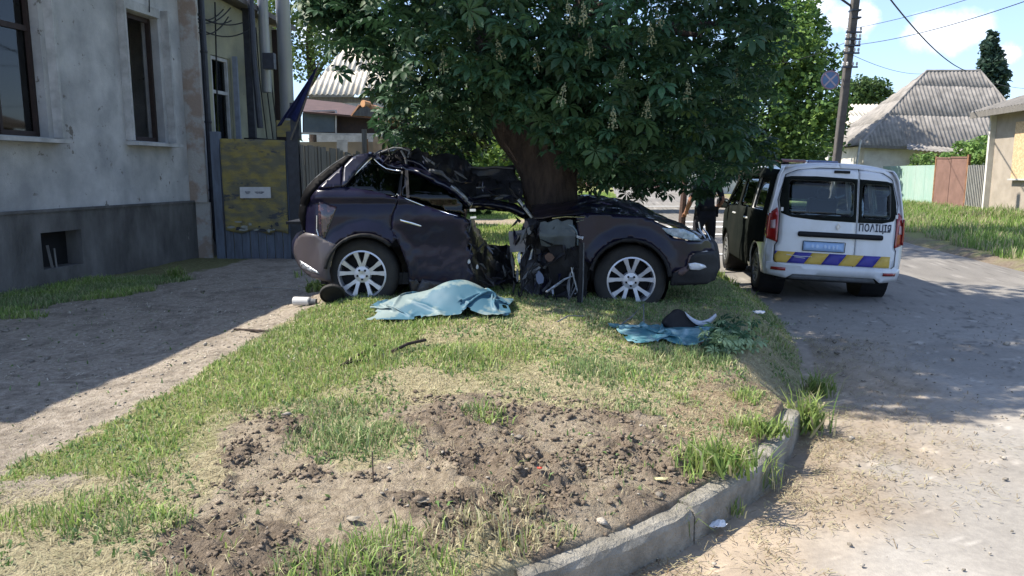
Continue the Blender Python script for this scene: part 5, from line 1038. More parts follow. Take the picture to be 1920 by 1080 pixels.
m = MB(); m.tube([Q(1089, 455, 7.28), Q(1088, 520, 7.25), Q(1084, 604, 7.25)], .020, 8); m.build('door_seal_strip', M_BLK, car, world=True)
m = MB(); m.tube([Q(1094, 455, 7.3), Q(1093, 530, 7.27), Q(1089, 603, 7.26)], .009, 6); m.build('metal_strip', M_GREYT, car, world=True)
m = MB(); m.tube([Q(1024, 548, 7.35), Q(1040, 537, 7.35), Q(1058, 524, 7.4), Q(1075, 517, 7.4)], [.012, .014, .012, .006], 6); m.build('broken_rod', M_ALU, car, world=True)
random.seed(11)
for k in range(20):                # wiring and thin brackets hanging in the tear
    x = random.choice([975, 984, 990, 1000, 1010, 1060, 1070, 1078])+random.uniform(-8, 8); y = random.uniform(440, 540); Yk = random.uniform(7.35, 7.6); m = MB()
    m.tube([Q(x, y, Yk), Q(x+random.uniform(-8, 8), y+12, Yk), Q(x+random.uniform(-12, 12), y+random.uniform(24, 50), Yk), Q(x+random.uniform(-14, 14), y+random.uniform(40, 66), Yk)], random.uniform(.004, .009), 5); m.build('loose_wire', random.choice([M_BLK, M_BLK, M_GREYT, M_GREYT, M_ALU]), car, world=True)
def shard(x, y, w_, h_, Yk, m_, name='torn_shard'):
    k_ = random.choice([3, 4, 4, 5]); a0 = random.uniform(0, 6.28); th0 = random.gauss(1.57, .8); el = random.uniform(1.2, 2.6); ti = random.uniform(-.6, .6); tj = random.uniform(-.6, .6); P_ = []
    for t in range(k_): a = a0+2*pi*t/k_+random.uniform(-.3, .3); r_ = (w_+h_)*.42; p_, q_ = r_*el*cos(a)*random.uniform(.5, 1.1), r_*.34*sin(a)*random.uniform(.4, 1.2); u, v = p_*cos(th0)-q_*sin(th0), p_*sin(th0)+q_*cos(th0); P_.append(Q(x+u, y+v, Yk+ti*u/187+tj*v/187))
    c_ = sum(P_, Vector())/k_+Vector((0, random.uniform(-.05, .03), 0)); mesh(name, P_+[c_], [[i, (i+1) % k_, k_] for i in range(k_)], m_, car, world=True, solid=.006)
random.seed(21)
pool = [M_BLKC, M_BLKC, M_BLK, M_PAINTB, M_GREYT, M_BLK, M_PAINT, M_BLKC, M_BLKC, M_BLK, M_ALU]
for k in range(70): shard(random.uniform(962, 1092), random.uniform(410, 575), random.uniform(5, 16), random.uniform(5, 18), random.uniform(7.36, 7.62), random.choice(pool))
for k in range(26): shard(random.uniform(882, 965), random.uniform(462, 560), random.uniform(5, 15), random.uniform(6, 18), random.uniform(7.45, 7.8), random.choice([M_BLKC, M_BLK, M_PAINTB, M_BLKC, M_GREYT]))
for k in range(34): t = random.random(); shard(lerp_(760, 985, t), lerp_(296, 385, t)+random.uniform(-14, 6), random.uniform(6, 18), random.uniform(3, 9), random.uniform(7.6, 8.0), random.choice([M_BLKC, M_PAINTB, M_BLK, M_PAINTB, M_GREYT]))
for k in range(16): shard(random.uniform(700, 768), random.uniform(286, 318), random.uniform(5, 13), random.uniform(4, 10), random.uniform(7.68, 7.8), random.choice([M_BLKC, M_PAINTB, M_BLK]))
for (x, y, w_, h_, m_) in ((1012, 520, 20, 24, mat('pale_blue_box', (.13, .16, .24), .6, sc=6)), (973, 482, 8, 22, M_ALU), (970, 515, 6, 26, M_GREYT), (986, 420, 10, 14, M_PAINTB), (1008, 470, 14, 12, M_BLK), (992, 432, 8, 18, M_GREYT), (983, 578, 8, 14, M_GREYT), (895, 500, 6, 8, M_ALU), (880, 490, 6, 9, M_ALU), (1030, 482, 18, 16, mat('dull_rust', (.10, .06, .045), .8))):
    P_ = [Q(x+w_*.5*cos(t)*random.uniform(.7, 1.2), y+h_*.5*sin(t)*random.uniform(.7, 1.2), 7.42) for t in np.linspace(0, 2*pi, 8)[:-1]]; me = mesh('broken_piece', P_, [list(range(7))], m_, car, world=True, solid=.04)
# front wing and bonnet
fq = [(p.x, p.y) for p in cr([(1080, 404), (1110, 401), (1160, 403), (1210, 408), (1245, 424)], 4)]+[(1256, 444), (1292, 452), (1312, 450), (1325, 446), (1333, 456), (1337, 470), (1300, 474), (1290, 480), (1284, 500), (1262, 508)]
fq += fl(1180, 524, 76, 8, 158, 22)+[(1096, 488), (1086, 462), (1082, 430)]
panel('front_wing', fq, S(), M_PAINT, car, sp=6, world=True, solid=.025)
m = MB(); m.tube([S(-.006, 0)(x, y) for x, y in fl(1186, 560, 142, 118, 60, 14)], .006, 6); m.build('crease', M_PAINT, car, world=True, smooth=True)
panel('arch_lip', fl(1180, 524, 77, 6, 165, 26)+fl(1180, 524, 72, 165, 6, 26), S(-.02, 0), M_BLK, car, sp=5, world=True, solid=.05)
panel('headlight', [(1240, 427), (1254, 427), (1280, 429), (1296, 437), (1312, 451), (1290, 450), (1262, 443), (1250, 437)], S(-.014, 0), M_LAMP, car, sp=5, world=True, solid=.03)
panel('front_bumper', [(1300, 473), (1337, 470), (1340, 486), (1340, 508), (1334, 524), (1318, 532), (1256, 534), (1258, 512), (1284, 502), (1290, 480)], S(.01, .02), M_BLK, car, sp=6, world=True, solid=.04)
panel('bumper_torn_corner', [(1262, 510), (1284, 500), (1292, 478), (1330, 470), (1332, 478), (1300, 484), (1296, 502), (1278, 516)], S(-.012, .03), mat('dusty_plum', (.11, .075, .06), .6, c2=(.06, .04, .05), sc=8), car, sp=5, world=True, solid=.02)
panel('fog_lamp', [(1290, 494), (1300, 492), (1316, 496), (1320, 501), (1306, 506), (1292, 505)], S(-.04, 0), mat('white_lamp', (.7, .72, .78), .2, sc=12, coat=1), car, sp=5, world=True, solid=.03)
panel('turn_lamp', [(1296, 476), (1322, 470), (1334, 474), (1332, 482), (1304, 482)], S(-.02, 0), mat('amber_lamp', (.32, .22, .13), .3, c2=(.1, .07, .05), sc=20, coat=1), car, sp=5, world=True, solid=.02)
def lerp(a, b, t): return a+(b-a)*t
near = [(1000, 408), (1030, 403), (1060, 401), (1110, 400), (1160, 402), (1210, 406), (1250, 416), (1290, 432), (1318, 446)]
rows = []
for j in range(8):
    t = j/7; r = []
    for i, (x, y) in enumerate(near):
        dn_ = dy(x, y); p = Q(x, y, Y0+dn_+(1.84-2*dn_)*t*(.93 if i < 3 else 1)); b = Q(x, y, Y0+dn_).z; p.x = Q(x, y, Y0+dn_).x+.10*(1-(2*t-1)**2)*(i/8)**3; p.z = b+.09*(1-(2*t-1)**2)*(1-(i/8)**2)+(.04 if i in (3, 4) else 0)*sin(t*9)+(.06 if i in (3, 4, 5) and .2 < t < .9 else 0); r.append(p)
    rows.append(r)
sheet('bonnet', rows, M_PAINTB, a=.05, n=(44, 26), fr=4)
m = MB(); m.tube([Q(x, y, 7.42) for x, y in ((1035, 409), (1060, 406), (1096, 407))], .008, 6); m.tube([Q(x, y, 7.5) for x, y in ((1225, 402), (1240, 406), (1250, 409))], .008, 6); m.tube([Q(x, y, 7.42) for x, y in ((1080, 416), (1094, 412))], .006, 6); m.build('bright_strip', M_CHR, car, world=True)
m = MB()
for P_ in (((1308, 428), (1318, 442), (1326, 452)), ((1318, 428), (1326, 438), (1332, 452)), ((1310, 416), (1312, 430), (1322, 446))): m.tube([Q(x, y, 7.75) for x, y in P_], .007, 5)
m.build('grille_strut', M_CHR, car, world=True)
V = []; F = []; prof = [(1312, 447), (1328, 450), (1336, 464), (1339, 485), (1340, 508), (1332, 528), (1300, 536)]
for j in range(13):
    t = j/12
    for (x, y) in prof: d_ = dy(x, y); p = Q(x, y, Y0+d_); V.append((p.x+.17*(1-(2*t-1)**2), Y0+d_+(1.84-2*d_)*t, p.z))
L_ = len(prof); F = [[j*L_+i, j*L_+i+1, (j+1)*L_+i+1, (j+1)*L_+i] for j in range(12) for i in range(L_-1)]
mesh('front_fascia', V, F, M_BLK, car, world=True, smooth=True, solid=.02)
# far body side, floor, seats (dark, inside)
def Sf(px, py): return Q(px, py, Y0)+Vector((0, 1.84-dy(px, py), 0))
panel('far_side', [(580, 372), (600, 357), (745, 374), (800, 400), (870, 440), (880, 540), (770, 545), (600, 520), (562, 480)], Sf, M_PAINT, car, sp=14, world=True, solid=.03)
panel('far_side', [(1090, 405), (1240, 410), (1320, 450), (1335, 500), (1310, 525), (1100, 530)], Sf, M_PAINT, car, sp=14, world=True, solid=.03)
m = MB(); a, b = Q(600, 505, Y0+.1), Q(884, 540, Y0+.1); m.box(((a.x+b.x)/2, Y0+.92, (a.z+b.z)/2), (b.x-a.x, 1.6, .12)); m.build('floor_pan', M_BLK, car, world=True); m = MB(); a, b = Q(1100, 525, Y0+.1), Q(1310, 500, Y0+.1); m.box(((a.x+b.x)/2, Y0+.92, (a.z+b.z)/2+.02), (b.x-a.x, 1.5, .22)); m.build('floor_pan', M_BLK, car, world=True)
m = MB(); a = Q(1180, 470, Y0+.3); m.box((a.x-.05, Y0+.95, a.z), (1.0, 1.1, .5)); m.build('engine_block', M_BLKC, car, world=True, bevel=.06)
for (x, yy, m_) in ((765, .45, M_BLK), (765, 1.05, M_BLK), (815, .85, M_SEAT)):
    s_ = MB(); p = Q(x, 420, Y0+yy); s_.box((p.x, Y0+yy, p.z+.14), (.14, .48, .62), M=Matrix.Rotation(-.25, 3, 'Y')); s_.box((p.x+.25, Y0+yy, p.z-.14), (.5, .5, .16)); s_.box((p.x-.08, Y0+yy, p.z+.50), (.10, .26, .16)); s_.build('seat', m_, car, world=True, bevel=.04)
m = MB(); a = Q(640, 410, Y0+.9); m.box((a.x+.1, Y0+.92, a.z), (1.0, 1.5, .03)); m.build('boot_floor', M_BLK, car, world=True)
# wheels
def wheel(parent, name, c, rad, w, rimr, sy=-1, spokes=5, m_rim=None):
    wt = bpy.data.objects.new(name, None); COL.objects.link(wt); wt.parent = parent; wt.location = Vector(c)-(parent.location if parent.rotation_euler.z == 0 else Vector((0, 0, 0))); wt.empty_display_size = .1
    m = MB(); m.lathe([(rimr, -w/2), (rimr+.02, -w/2-.008), (rad*.80, -w/2-.012), (rad-.035, -w/2-.002), (rad-.01, -w/2+.02), (rad, -w/2+.05), (rad+.002, 0), (rad, w/2-.05), (rad-.01, w/2-.02), (rad-.035, w/2), (rimr, w/2), (rimr-.02, 0), (rimr, -w/2)], n=48); m.build('tyre', M_TYRE, wt, smooth=True)
    m = MB(); m.lathe([(rimr+.004, -w/2-.004), (rimr-.012, -w/2-.008), (rimr-.016, -w/2+.01), (rimr-.02, w/2)], n=48); m.lathe([(0, -w/2+.012), (.04, -w/2+.006), (.082, -w/2+.012), (.092, -w/2+.05), (0, -w/2+.06)], n=24)
    for k in range(spokes):
        a0 = pi/2+2*pi*k/spokes
        for s in (-1, 1):
            a1 = a0+s*.27; ai = a0+s*.10; r0, r1 = .075, rimr-.012; p0 = Vector((r0*cos(ai), -w/2+.018, r0*sin(ai))); p1 = Vector((r1*cos(a1), -w/2+.002, r1*sin(a1))); d = (p1-p0).normalized(); t = Vector((-d.z, 0, d.x)); b = len(m.V)
            for (p, hw) in ((p0, .020), ((p0+p1)/2, .0165), (p1, .025)):
                for dy_ in (-.004, .03):
                    for q in (-1, 1): m.V.append(p+t*q*hw+Vector((0, dy_, 0)))
            for j in (0, 4): m.F += [[b+j, b+j+4, b+j+5, b+j+1], [b+j, b+j+2, b+j+6, b+j+4], [b+j+1, b+j+5, b+j+7, b+j+3]]
            m.F += [[b+8, b+10, b+11, b+9]]
    ro = m.build('rim', m_rim or M_RIM, wt)
    m = MB(); m.lathe([(0, .02), (rimr-.03, .02), (rimr-.03, .03), (0, .03)], n=32); m.build('brake_disc', M_BLK, wt)
    for k in range(5): m = MB(); a = pi/2+2*pi*k/5+.6; m.lathe([(0, -w/2-.002), (.011, -w/2-.002), (.013, -w/2+.02)], (.05*cos(a), 0, .05*sin(a)), n=8); m.build('wheel_nut', M_BLK, wt)
    return wt
R1 = .366
wr = Q(683, 512, Y0+.16); wf = Q(1180, 524, Y0+.14)
wheel(car, 'wheel', wr, R1, .235, .243); wheel(car, 'wheel', wf, R1, .235, .243)
w_ = wheel(car, 'wheel', wr+Vector((0, 1.5, 0)), R1, .235, .243); w_.rotation_euler.z = pi; w_ = wheel(car, 'wheel', wf+Vector((0, 1.5, 0)), R1, .235, .243); w_.rotation_euler.z = pi
for c in (wr, wf):                 # wheel wells
    m = MB(); b = 0
    m.lathe([(.40, -.05), (.42, .5), (0, .5)], c, n=28); m.build('wheel_well', M_BLK, car, world=True)

# ------------------------------------------------------------------ police van
M_VW = mat('white_paint', (.72, .73, .76), .3, c2=(.60, .60, .60), streak=.12, thr=(.45, .75), sc=2.2, coat=.6, spec=.5)
M_VD = mat('dark_matte', (.012, .015, .014), .42, c2=(.02, .022, .02), sc=2, coat=.0, spec=.0)  # near-black matte for the left side, front and window surrounds
M_VB = mat('police_blue', (.05, .045, .30), .4, sc=8, c2=(.04, .035, .24)); M_VY = mat('police_yellow', (.62, .42, .08), .4, sc=8, c2=(.54, .36, .07))
M_VGL = glass('van_glass', (.80, .88, .88), .02, 1.5); M_VGD = glass('van_glass_dark', (.45, .5, .5), .02, 1.5)
YV = 9.85; van = thing('police_van', 'white police van with blue and yellow rear stripes parked at the grass edge', 'van', (Q(1566, 400, YV).x, YV, .02), rot=(0, R(2.6), -R(7.0)))
def hw(y, z): return float(np.interp(z, [.2, .3, .5, .9, 1.12, 1.62, 1.74, 1.8], [.80, .84, .872, .875, .862, .765, .70, .66]))*(1-.035*max(0, (.3-y)/.3)**2-.13*max(0, (y-3.3)/1.1)**2)
def yr(z): return float(np.interp(z, [.2, .3, .5, .95, 1.15, 1.7, 1.84], [.05, 0, -.03, 0, .02, .15, .27]))
def RV(off=0.):                    # rear face (x, z)
    def f(x, z): h = hw(.1, z); u = min(1.0, abs(x)/h); return Vector((x, yr(z)+.12*u**7-off, z))
    return f
def SV(s, off=0.): return lambda y, z: Vector((s*(hw(y, z)+off), y, z))
def topz(x): return 1.76+.055*(1-(x/.7)**2)
# rear doors with windows
def rr_(x0, x1, z0, z1, r=.05):
    P = []
    for cx, cz, a in ((x1-r, z1-r, 0), (x0+r, z1-r, 90), (x0+r, z0+r, 180), (x1-r, z0+r, 270)):
        for k in range(5): P.append((cx+r*cos(R(a+22.5*k)), cz+r*sin(R(a+22.5*k))))
    return P
split = .235
def hwr(z): return hw(.1, z)
lw = [(-.70, 1.60), (-.75, 1.30), (-.73, 1.13), (-.60, 1.085), (-.30, 1.06), (split-.012, 1.05), (split-.012, 1.615), (-.3, 1.63), (-.62, 1.62)]
rw = [(split+.012, 1.05), (.55, 1.055), (.70, 1.09), (.745, 1.18), (.73, 1.35), (.68, 1.58), (.6, 1.60), (split+.012, 1.615)]
il = rr_(-.64, split-.05, 1.12, 1.575); ir = rr_(split+.05, .66, 1.11, 1.56)
ld = [(-.72, .46), (split-.004, .46), (split-.004, 1.745), (-.25, 1.74), (-.55, 1.70), (-.68, 1.64), (-.765, 1.30), (-.74, 1.12), (-.74, .75), (-.77, .70), (-.77, .50)]
rd = [(split+.004, .46), (.72, .46), (.77, .50), (.77, .70), (.74, .75), (.74, 1.12), (.765, 1.30), (.68, 1.62), (.55, 1.70), (split+.004, 1.74)]
for P_, W_, H_ in ((ld, lw, il), (rd, rw, ir)):
    d_ = panel('rear_door', P_, RV(), M_VW, van, holes=[H_], sp=.06, solid=.02)
    panel('window_surround', W_, RV(.006), M_VD, d_, holes=[H_], sp=.06, solid=.004); panel('window_glass', H_, RV(-.004), M_VGL, d_, sp=.1, solid=.004)
for P_ in (ld, rd):
    m = MB(); m.tube([RV(.001)(x, z) for x, z in P_+P_[:1]], .0055, 4); m.build('door_seam', M_BLK, van)
# rear frame: corners, roof lip
for s in (-1, 1):
    P_ = [(s*x, z) for x, z in ((.745, .42), (.86, .42), (.873, .6), (.875, .9), (.862, 1.12), (.80, 1.48), (.765, 1.62), (.70, 1.735), (.55, 1.76), (.25, 1.80), (.0, 1.812), (0, 1.748), (.25, 1.745), (.56, 1.705), (.69, 1.64), (.772, 1.30), (.747, 1.12), (.747, .76), (.777, .70), (.777, .50), (.73, .455))]
    if s < 0: P_ = P_[::-1]
    panel('rear_frame', P_, RV(-.004), M_VW, van, sp=.05, solid=.02)
for s in (-1, 1):
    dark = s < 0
    holes = [[(.42, 1.14), (1.22, 1.14), (1.22, 1.58), (.52, 1.58)], [(1.36, 1.13), (2.28, 1.13), (2.28, 1.60), (1.36, 1.60)], [(2.40, 1.12), (3.45, 1.08), (3.28, 1.25), (2.86, 1.60), (2.40, 1.60)]]
    def arch(cy): return [(cy+.37*cos(R(a)), .31+.37*sin(R(a))) for a in range(180, -1, -12)]
    up_e = [(4.38, .30), (4.42, .5), (4.40, .72), (4.30, .86), (3.9, .98), (3.62, 1.06), (3.2, 1.42), (2.95, 1.64), (2.8, 1.72), (.22, 1.74), (.16, 1.70)]
    rear_part = [(.12, .30), (.34, .30)]+arch(.71)[:]+[(1.28, .26), (1.28, 1.735), (.22, 1.74), (.17, 1.70), (.10, 1.3), (.10, .9)]
    front_part = [(1.284, .26), (3.04, .26)]+arch(3.41)+[(3.80, .28)]+up_e[:-2]+[(1.284, 1.735)]
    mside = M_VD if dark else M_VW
    if dark:
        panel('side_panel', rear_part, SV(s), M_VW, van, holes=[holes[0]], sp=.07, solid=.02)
        panel('dark_side_sheet', [(.17, .72), (.17, 1.3), (.24, 1.70), (1.27, 1.73), (1.27, .34), (1.09, .34)]+[(.71+.38*cos(R(a)), .31+.38*sin(R(a))) for a in range(12, 112, 10)], SV(s, .027), M_VD, van, holes=[holes[0]], sp=.07, solid=.003)  # near-black sheet over the left rear quarter; the right side stays white
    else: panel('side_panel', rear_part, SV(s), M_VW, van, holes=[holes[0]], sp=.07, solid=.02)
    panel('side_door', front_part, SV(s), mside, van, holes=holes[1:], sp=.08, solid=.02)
    for k, h in enumerate(holes):
        panel('side_window', h, SV(s, -.006), M_VGD if k < 2 else M_VGL, van, sp=.15, solid=.004); 
        c_ = sum((Vector(p) for p in h), Vector((0, 0)))/len(h); ho = [tuple(c_+(Vector(p)-c_)*1.10) for p in h]
        panel('window_surround', ho, SV(s, .004), M_VD, van, holes=[h], sp=.1, solid=.004)
    m = MB(); m.tube([SV(s, .02)(y, .97) for y in (1.45, 1.5, 1.72, 1.77)], [.01, .018, .018, .01], 8); m.tube([SV(s, .02)(y, .99) for y in (2.5, 2.55, 2.77, 2.82)], [.01, .018, .018, .01], 8); m.build('door_handle', mat('grey_handle', (.5, .5, .5), .3, sc=5), van, smooth=True)
    for yy in (1.30, 2.34): m = MB(); m.tube([SV(s, .004)(yy, z) for z in (.32, .7, 1.1, 1.65)], .004, 4); m.build('door_gap', M_BLK, van)
    m = MB(); m.tube([SV(s, .006)(y, .95) for y in (.5, 1.2, 2.2, 3.1)], .012, 5); m.build('slide_rail', M_BLK, van)
    # tail lights
    tp = [(s*.752, .74), (s*.866, .78), (s*.872, .95), (s*.862, 1.12), (s*.775, 1.20), (s*.757, 1.10)]; tp = tp if s > 0 else tp[::-1]
    tl_ = panel('tail_light', tp, RV(.014), M_RED, van, sp=.04, solid=.03)
    panel('tail_light_side', [(.06, .78), (.15, .82), (.16, 1.10), (.07, 1.12)], SV(s, .008), M_RED, tl_, sp=.04, solid=.02)
    pw_ = [(s*.785, .92), (s*.84, .92), (s*.842, 1.02), (s*.79, 1.04)]; panel('reverse_lens', pw_ if s > 0 else pw_[::-1], RV(.022), mat('pale_lens', (.5, .35, .36), .2, sc=9), tl_, sp=.04, solid=.006)
    rp_ = [(s*.62, .37), (s*.80, .37), (s*.80, .41), (s*.62, .41)]; panel('reflector', rp_ if s > 0 else rp_[::-1], RV(.05), M_RED, van, sp=.05, solid=.01)
    # mirror
    m = MB(); mc = SV(s, .14)(3.28, 1.12); m.box(mc, (.20, .10, .17)); mo = m.build('mirror_housing', M_BLK, van, bevel=.035)
    m = MB(); m.box(mc+Vector((0, -.054, 0)), (.15, .006, .12)); m.build('mirror_glass', mat('mirror', (.55, .6, .62), .04, metal=1., sc=3), mo)
    m = MB(); m.tube([SV(s)(3.30, 1.08), mc], .022, 6); m.build('mirror_arm', M_BLK, mo)
# roof, windscreen, bonnet, front
V = []; F = []; ysg = [.235, .3, .5, 1, 1.5, 2, 2.5, 2.8, 2.95]; nx = 17
for y_ in ysg:
    zz = 1.742-.012*(y_ > 2.7)-(.05 if y_ > 2.9 else 0)
    for i in range(nx): x = -1+2*i/(nx-1); h = hw(y_, 1.742)+.002; V.append((x*h, y_, zz+(.075-.02*(y_ < .3))*(1-abs(x)**2.4)))
F = [[j*nx+i, j*nx+i+1, (j+1)*nx+i+1, (j+1)*nx+i] for j in range(len(ysg)-1) for i in range(nx-1)]
mesh('roof', V, F, M_VW, van, smooth=True, solid=.02)
def WSF(x, t): y_ = 2.95+.82*t; z_ = 1.70-.64*t; h = hw(y_, z_); return Vector((x*h, y_+.10*(1-x*x)*1, z_+.06*(1-x*x)*(1-t)))
panel('windscreen', [(-.97, .02), (.97, .02), (.97, .98), (-.97, .98)], WSF, M_VGL, van, sp=.2, solid=.005)
def BN(x, t): y_ = 3.77+.62*t; z_ = 1.06-.20*t-.14*t**3; h = hw(y_, .9); return Vector((x*h, y_+.08*(1-x*x), z_+.03*(1-x*x)))
panel('bonnet', [(-1, 0), (1, 0), (1, 1), (-1, 1)], BN, M_VD, van, sp=.15, solid=.02)
def FR(x, z): h = hw(4.4, z); return Vector((x*h, 4.40+.08*(1-x*x), z))
panel('front_bumper', [(-1, .26), (1, .26), (1, .76), (-1, .76)], FR, M_VD, van, sp=.15, solid=.03)
for s in (-1, 1): panel('headlight', [(s*.6, .6), (s*.98, .62), (s*.98, .74), (s*.62, .74)][::s], lambda x, z: FR(x, z)+Vector((0, .012, 0)), M_LAMP, van, sp=.08, solid=.02)
# rear bumper
panel('rear_bumper', [(-.84, .30), (-.60, .27), (-.52, .33), (.52, .33), (.60, .27), (.84, .30), (.865, .42), (.86, .462), (-.86, .462), (-.865, .42)], RV(.035), M_VW, van, sp=.05, solid=.06)
panel('bumper_skirt', [(-.56, .26), (.56, .26), (.50, .345), (-.50, .345)], RV(.02), M_GREYT, van, sp=.06, solid=.05)
m = MB(); m.box((0, .35, .30), (1.3, .5, .10)); m.box((0, 2.1, .28), (1.35, 3.9, .10)); m.build('underbody', M_BLK, van)
# rear trim
o = panel('door_grip', rr_(-.50, .575, .835, .905, .025), RV(.03), M_BLK, van, sp=.08, solid=.03)
np_ = panel('number_plate', rr_(-.42, .10, .655, .775, .012), RV(.012), mat('plate_blue', (.33, .50, .78), .4, c2=(.38, .54, .80), sc=4), van, sp=.1, solid=.01)
m = MB()
for x0_, x1_, z_, h_ in ((-.425, .105, .651, .008), (-.425, .105, .779, .008)): m.box(RV(.022)((x0_+x1_)/2, z_), (x1_-x0_, .006, h_))
for x_ in (-.427, .107): m.box(RV(.022)(x_, .715), (.008, .006, .13))
m.build('plate_frame', M_BLK, van)
random.seed(4)
for k, x_ in enumerate((-.30, -.24, -.14, -.09, -.04, .01)):
    m = MB(); P_ = [(x_+.02*cos(t)*random.uniform(.5, 1.1), .715+.032*sin(t)*random.uniform(.6, 1.1)) for t in np.linspace(0, 2*pi, 9)[:-1]]; m.prism(P_, .0225, .0235, lambda u, v, t: RV(t)(u, v)); m.build('plate_smudge', mat('plate_smudge', (.46, .60, .82), .5, c2=(.52, .66, .86)), np_)
z0, z1 = .475, .625; xa, xb = -.765, .70; nst = 8; wst = .2325; slant = .10
seq = []
for k in range(-1, 8):
    x0_ = xa-.065+wst*k*.94; Pq = [(x0_, z0), (x0_+wst*.94, z0), (x0_+wst*.94+slant, z1), (x0_+slant, z1)]
    # clip to the band
    def clipx(P, lim, sgn):
        out = []
        for i in range(len(P)):
            a, b = P[i], P[(i+1) % len(P)]; ia, ib = (a[0]-lim)*sgn >= 0, (b[0]-lim)*sgn >= 0
            if ia: out.append(a)
            if ia != ib: t = (lim-a[0])/(b[0]-a[0]); out.append((lim, a[1]+(b[1]-a[1])*t))
        return out
    Pq = clipx(clipx(Pq, xa, 1), xb, -1)
    if len(Pq) >= 3 and abs(Pq[0][0]-Pq[1][0]) > .001 or len(Pq) > 3: panel('stripe', Pq, RV(.004), M_VB if k % 2 else M_VY, van, sp=.06, solid=.003)
m = MB(); m.tube([RV(.008)(x, z) for x, z in ((-.62, .585), (-.45, .570), (-.30, .575))], .005, 4); m.tube([RV(.008)(x, z) for x, z in ((-.52, .560), (-.38, .550))], .004, 4); m.build('scratch_marks', M_VW, van)
m = MB(); m.box(RV(.01)(.0+.02, 1.70)+Vector((0, 0, 0)), (.20, .02, .035)); m.build('brake_light', M_BLK, van, bevel=.005)
m = MB(); c_ = RV(.012)(-.0, .985); P_ = [(0, .045), (.028, 0), (0, -.045), (-.028, 0)]; m.prism(P_, 0, .012, lambda u, v, t: Vector((c_.x+u, c_.y-t, c_.z+v))); P2 = [(x*.45, z*.45) for x, z in P_]; m.build('maker_badge', mat('badge_silver', (.55, .56, .58), .3, metal=.8, sc=5), van)
m = MB(); m.prism(P2, 0, .002, lambda u, v, t: Vector((c_.x+u, c_.y-.0125-t, c_.z+v))); m.build('badge_centre', M_VW, van)
m = MB(); m.tube([RV(.03)(-.18, 1.10), RV(.035)(-.30, 1.12), RV(.035)(-.05, 1.15), RV(.03)(.14, 1.13)], .008, 5); m.build('rear_wiper', M_BLK, van)
for x, z in ((-.72, 1.18), (.735, 1.15)): m = MB(); m.box(RV(.02)(x, z), (.03, .02, .05)); m.build('hinge', M_VW, van)
tcv = bpy.data.curves.new('lettering', 'FONT'); tcv.body = 'ПОΛІЦІЯ'; tcv.size = .165; tcv.extrude = .0015; tcv.offset = .0045; tcv.space_character = 1.12
to = bpy.data.objects.new('lettering', tcv); COL.objects.link(to); bpy.context.view_layer.update()
tm = bpy.data.meshes.new_from_object(to.evaluated_get(bpy.context.evaluated_depsgraph_get())); bpy.data.objects.remove(to)
tw = max(v.co.x for v in tm.vertices); th_ = max(v.co.y for v in tm.vertices)
sx = .415/tw
for v in tm.vertices: x_ = .262+v.co.x*sx; z_ = .945+v.co.y*.8; p = RV(.0055+v.co.z)(x_, z_); v.co = p
link('lettering', tm, mat('letter_ink', (.03, .035, .06), .5, sc=5), van)
# light bar
m = MB(); m.box((-.24, 2.0, 1.862), (.46, .24, .05)); m.build('red_light_bar', mat('red_beacon', (.10, .018, .018), .25, sc=5, coat=1), van, bevel=.02)
m = MB(); m.box((.24, 2.0, 1.862), (.46, .24, .05)); m.build('blue_light_bar', mat('blue_beacon', (.02, .045, .15), .25, sc=5, coat=1), van, bevel=.02)
m = MB(); m.box((-.3, 2.0, 1.82), (.1, .1, .06)); m.box((.3, 2.0, 1.82), (.1, .1, .06)); m.build('bar_foot', M_BLK, van)
# interior
for x_, y_ in ((-.4, 2.3), (.4, 2.3), (-.45, 1.3), (.05, 1.3), (.5, 1.3)):
    fr_ = y_ > 2; s_ = MB(); s_.box((x_, y_, 1.0 if fr_ else .86), (.46, .14, .62 if fr_ else .40), M=Matrix.Rotation(.15, 3, 'X')); s_.box((x_, y_+.25, .72), (.46, .5, .14))
    if fr_: s_.box((x_, y_-.03, 1.38), (.20, .09, .16))
    s_.build('seat', M_BLK, van, bevel=.04)
m = MB(); m.tube([(-.4+.17*cos(t), 3.02+.05*sin(t), 1.12+.16*sin(t)) for t in np.linspace(0, 2*pi, 25)], .014, 6, cap=False); m.build('steering_wheel', M_BLK, van)
m = MB(); m.box((0, 3.35, .98), (1.5, .45, .16)); m.build('dashboard', M_BLK, van, bevel=.03)
m = MB(); m.box((0, 1.9, .62), (1.6, 3.2, .04)); m.build('floor', M_BLK, van)
for x_, y_ in ((-.75, .71), (.75, .71), (-.75, 3.41), (.75, 3.41)):
    w_ = wheel(van, 'wheel', (x_, y_, .315), .315, .20, .20, spokes=5, m_rim=mat('steel_rim', (.25, .25, .26), .5, metal=.5, sc=5)); w_.rotation_euler = (0, 0, -pi/2 if x_ < 0 else pi/2)
    m = MB(); m.lathe([(.36, -.10), (.37, .24), (0, .24)], (0, 0, 0), n=24); m.build('wheel_well', M_BLK, w_)

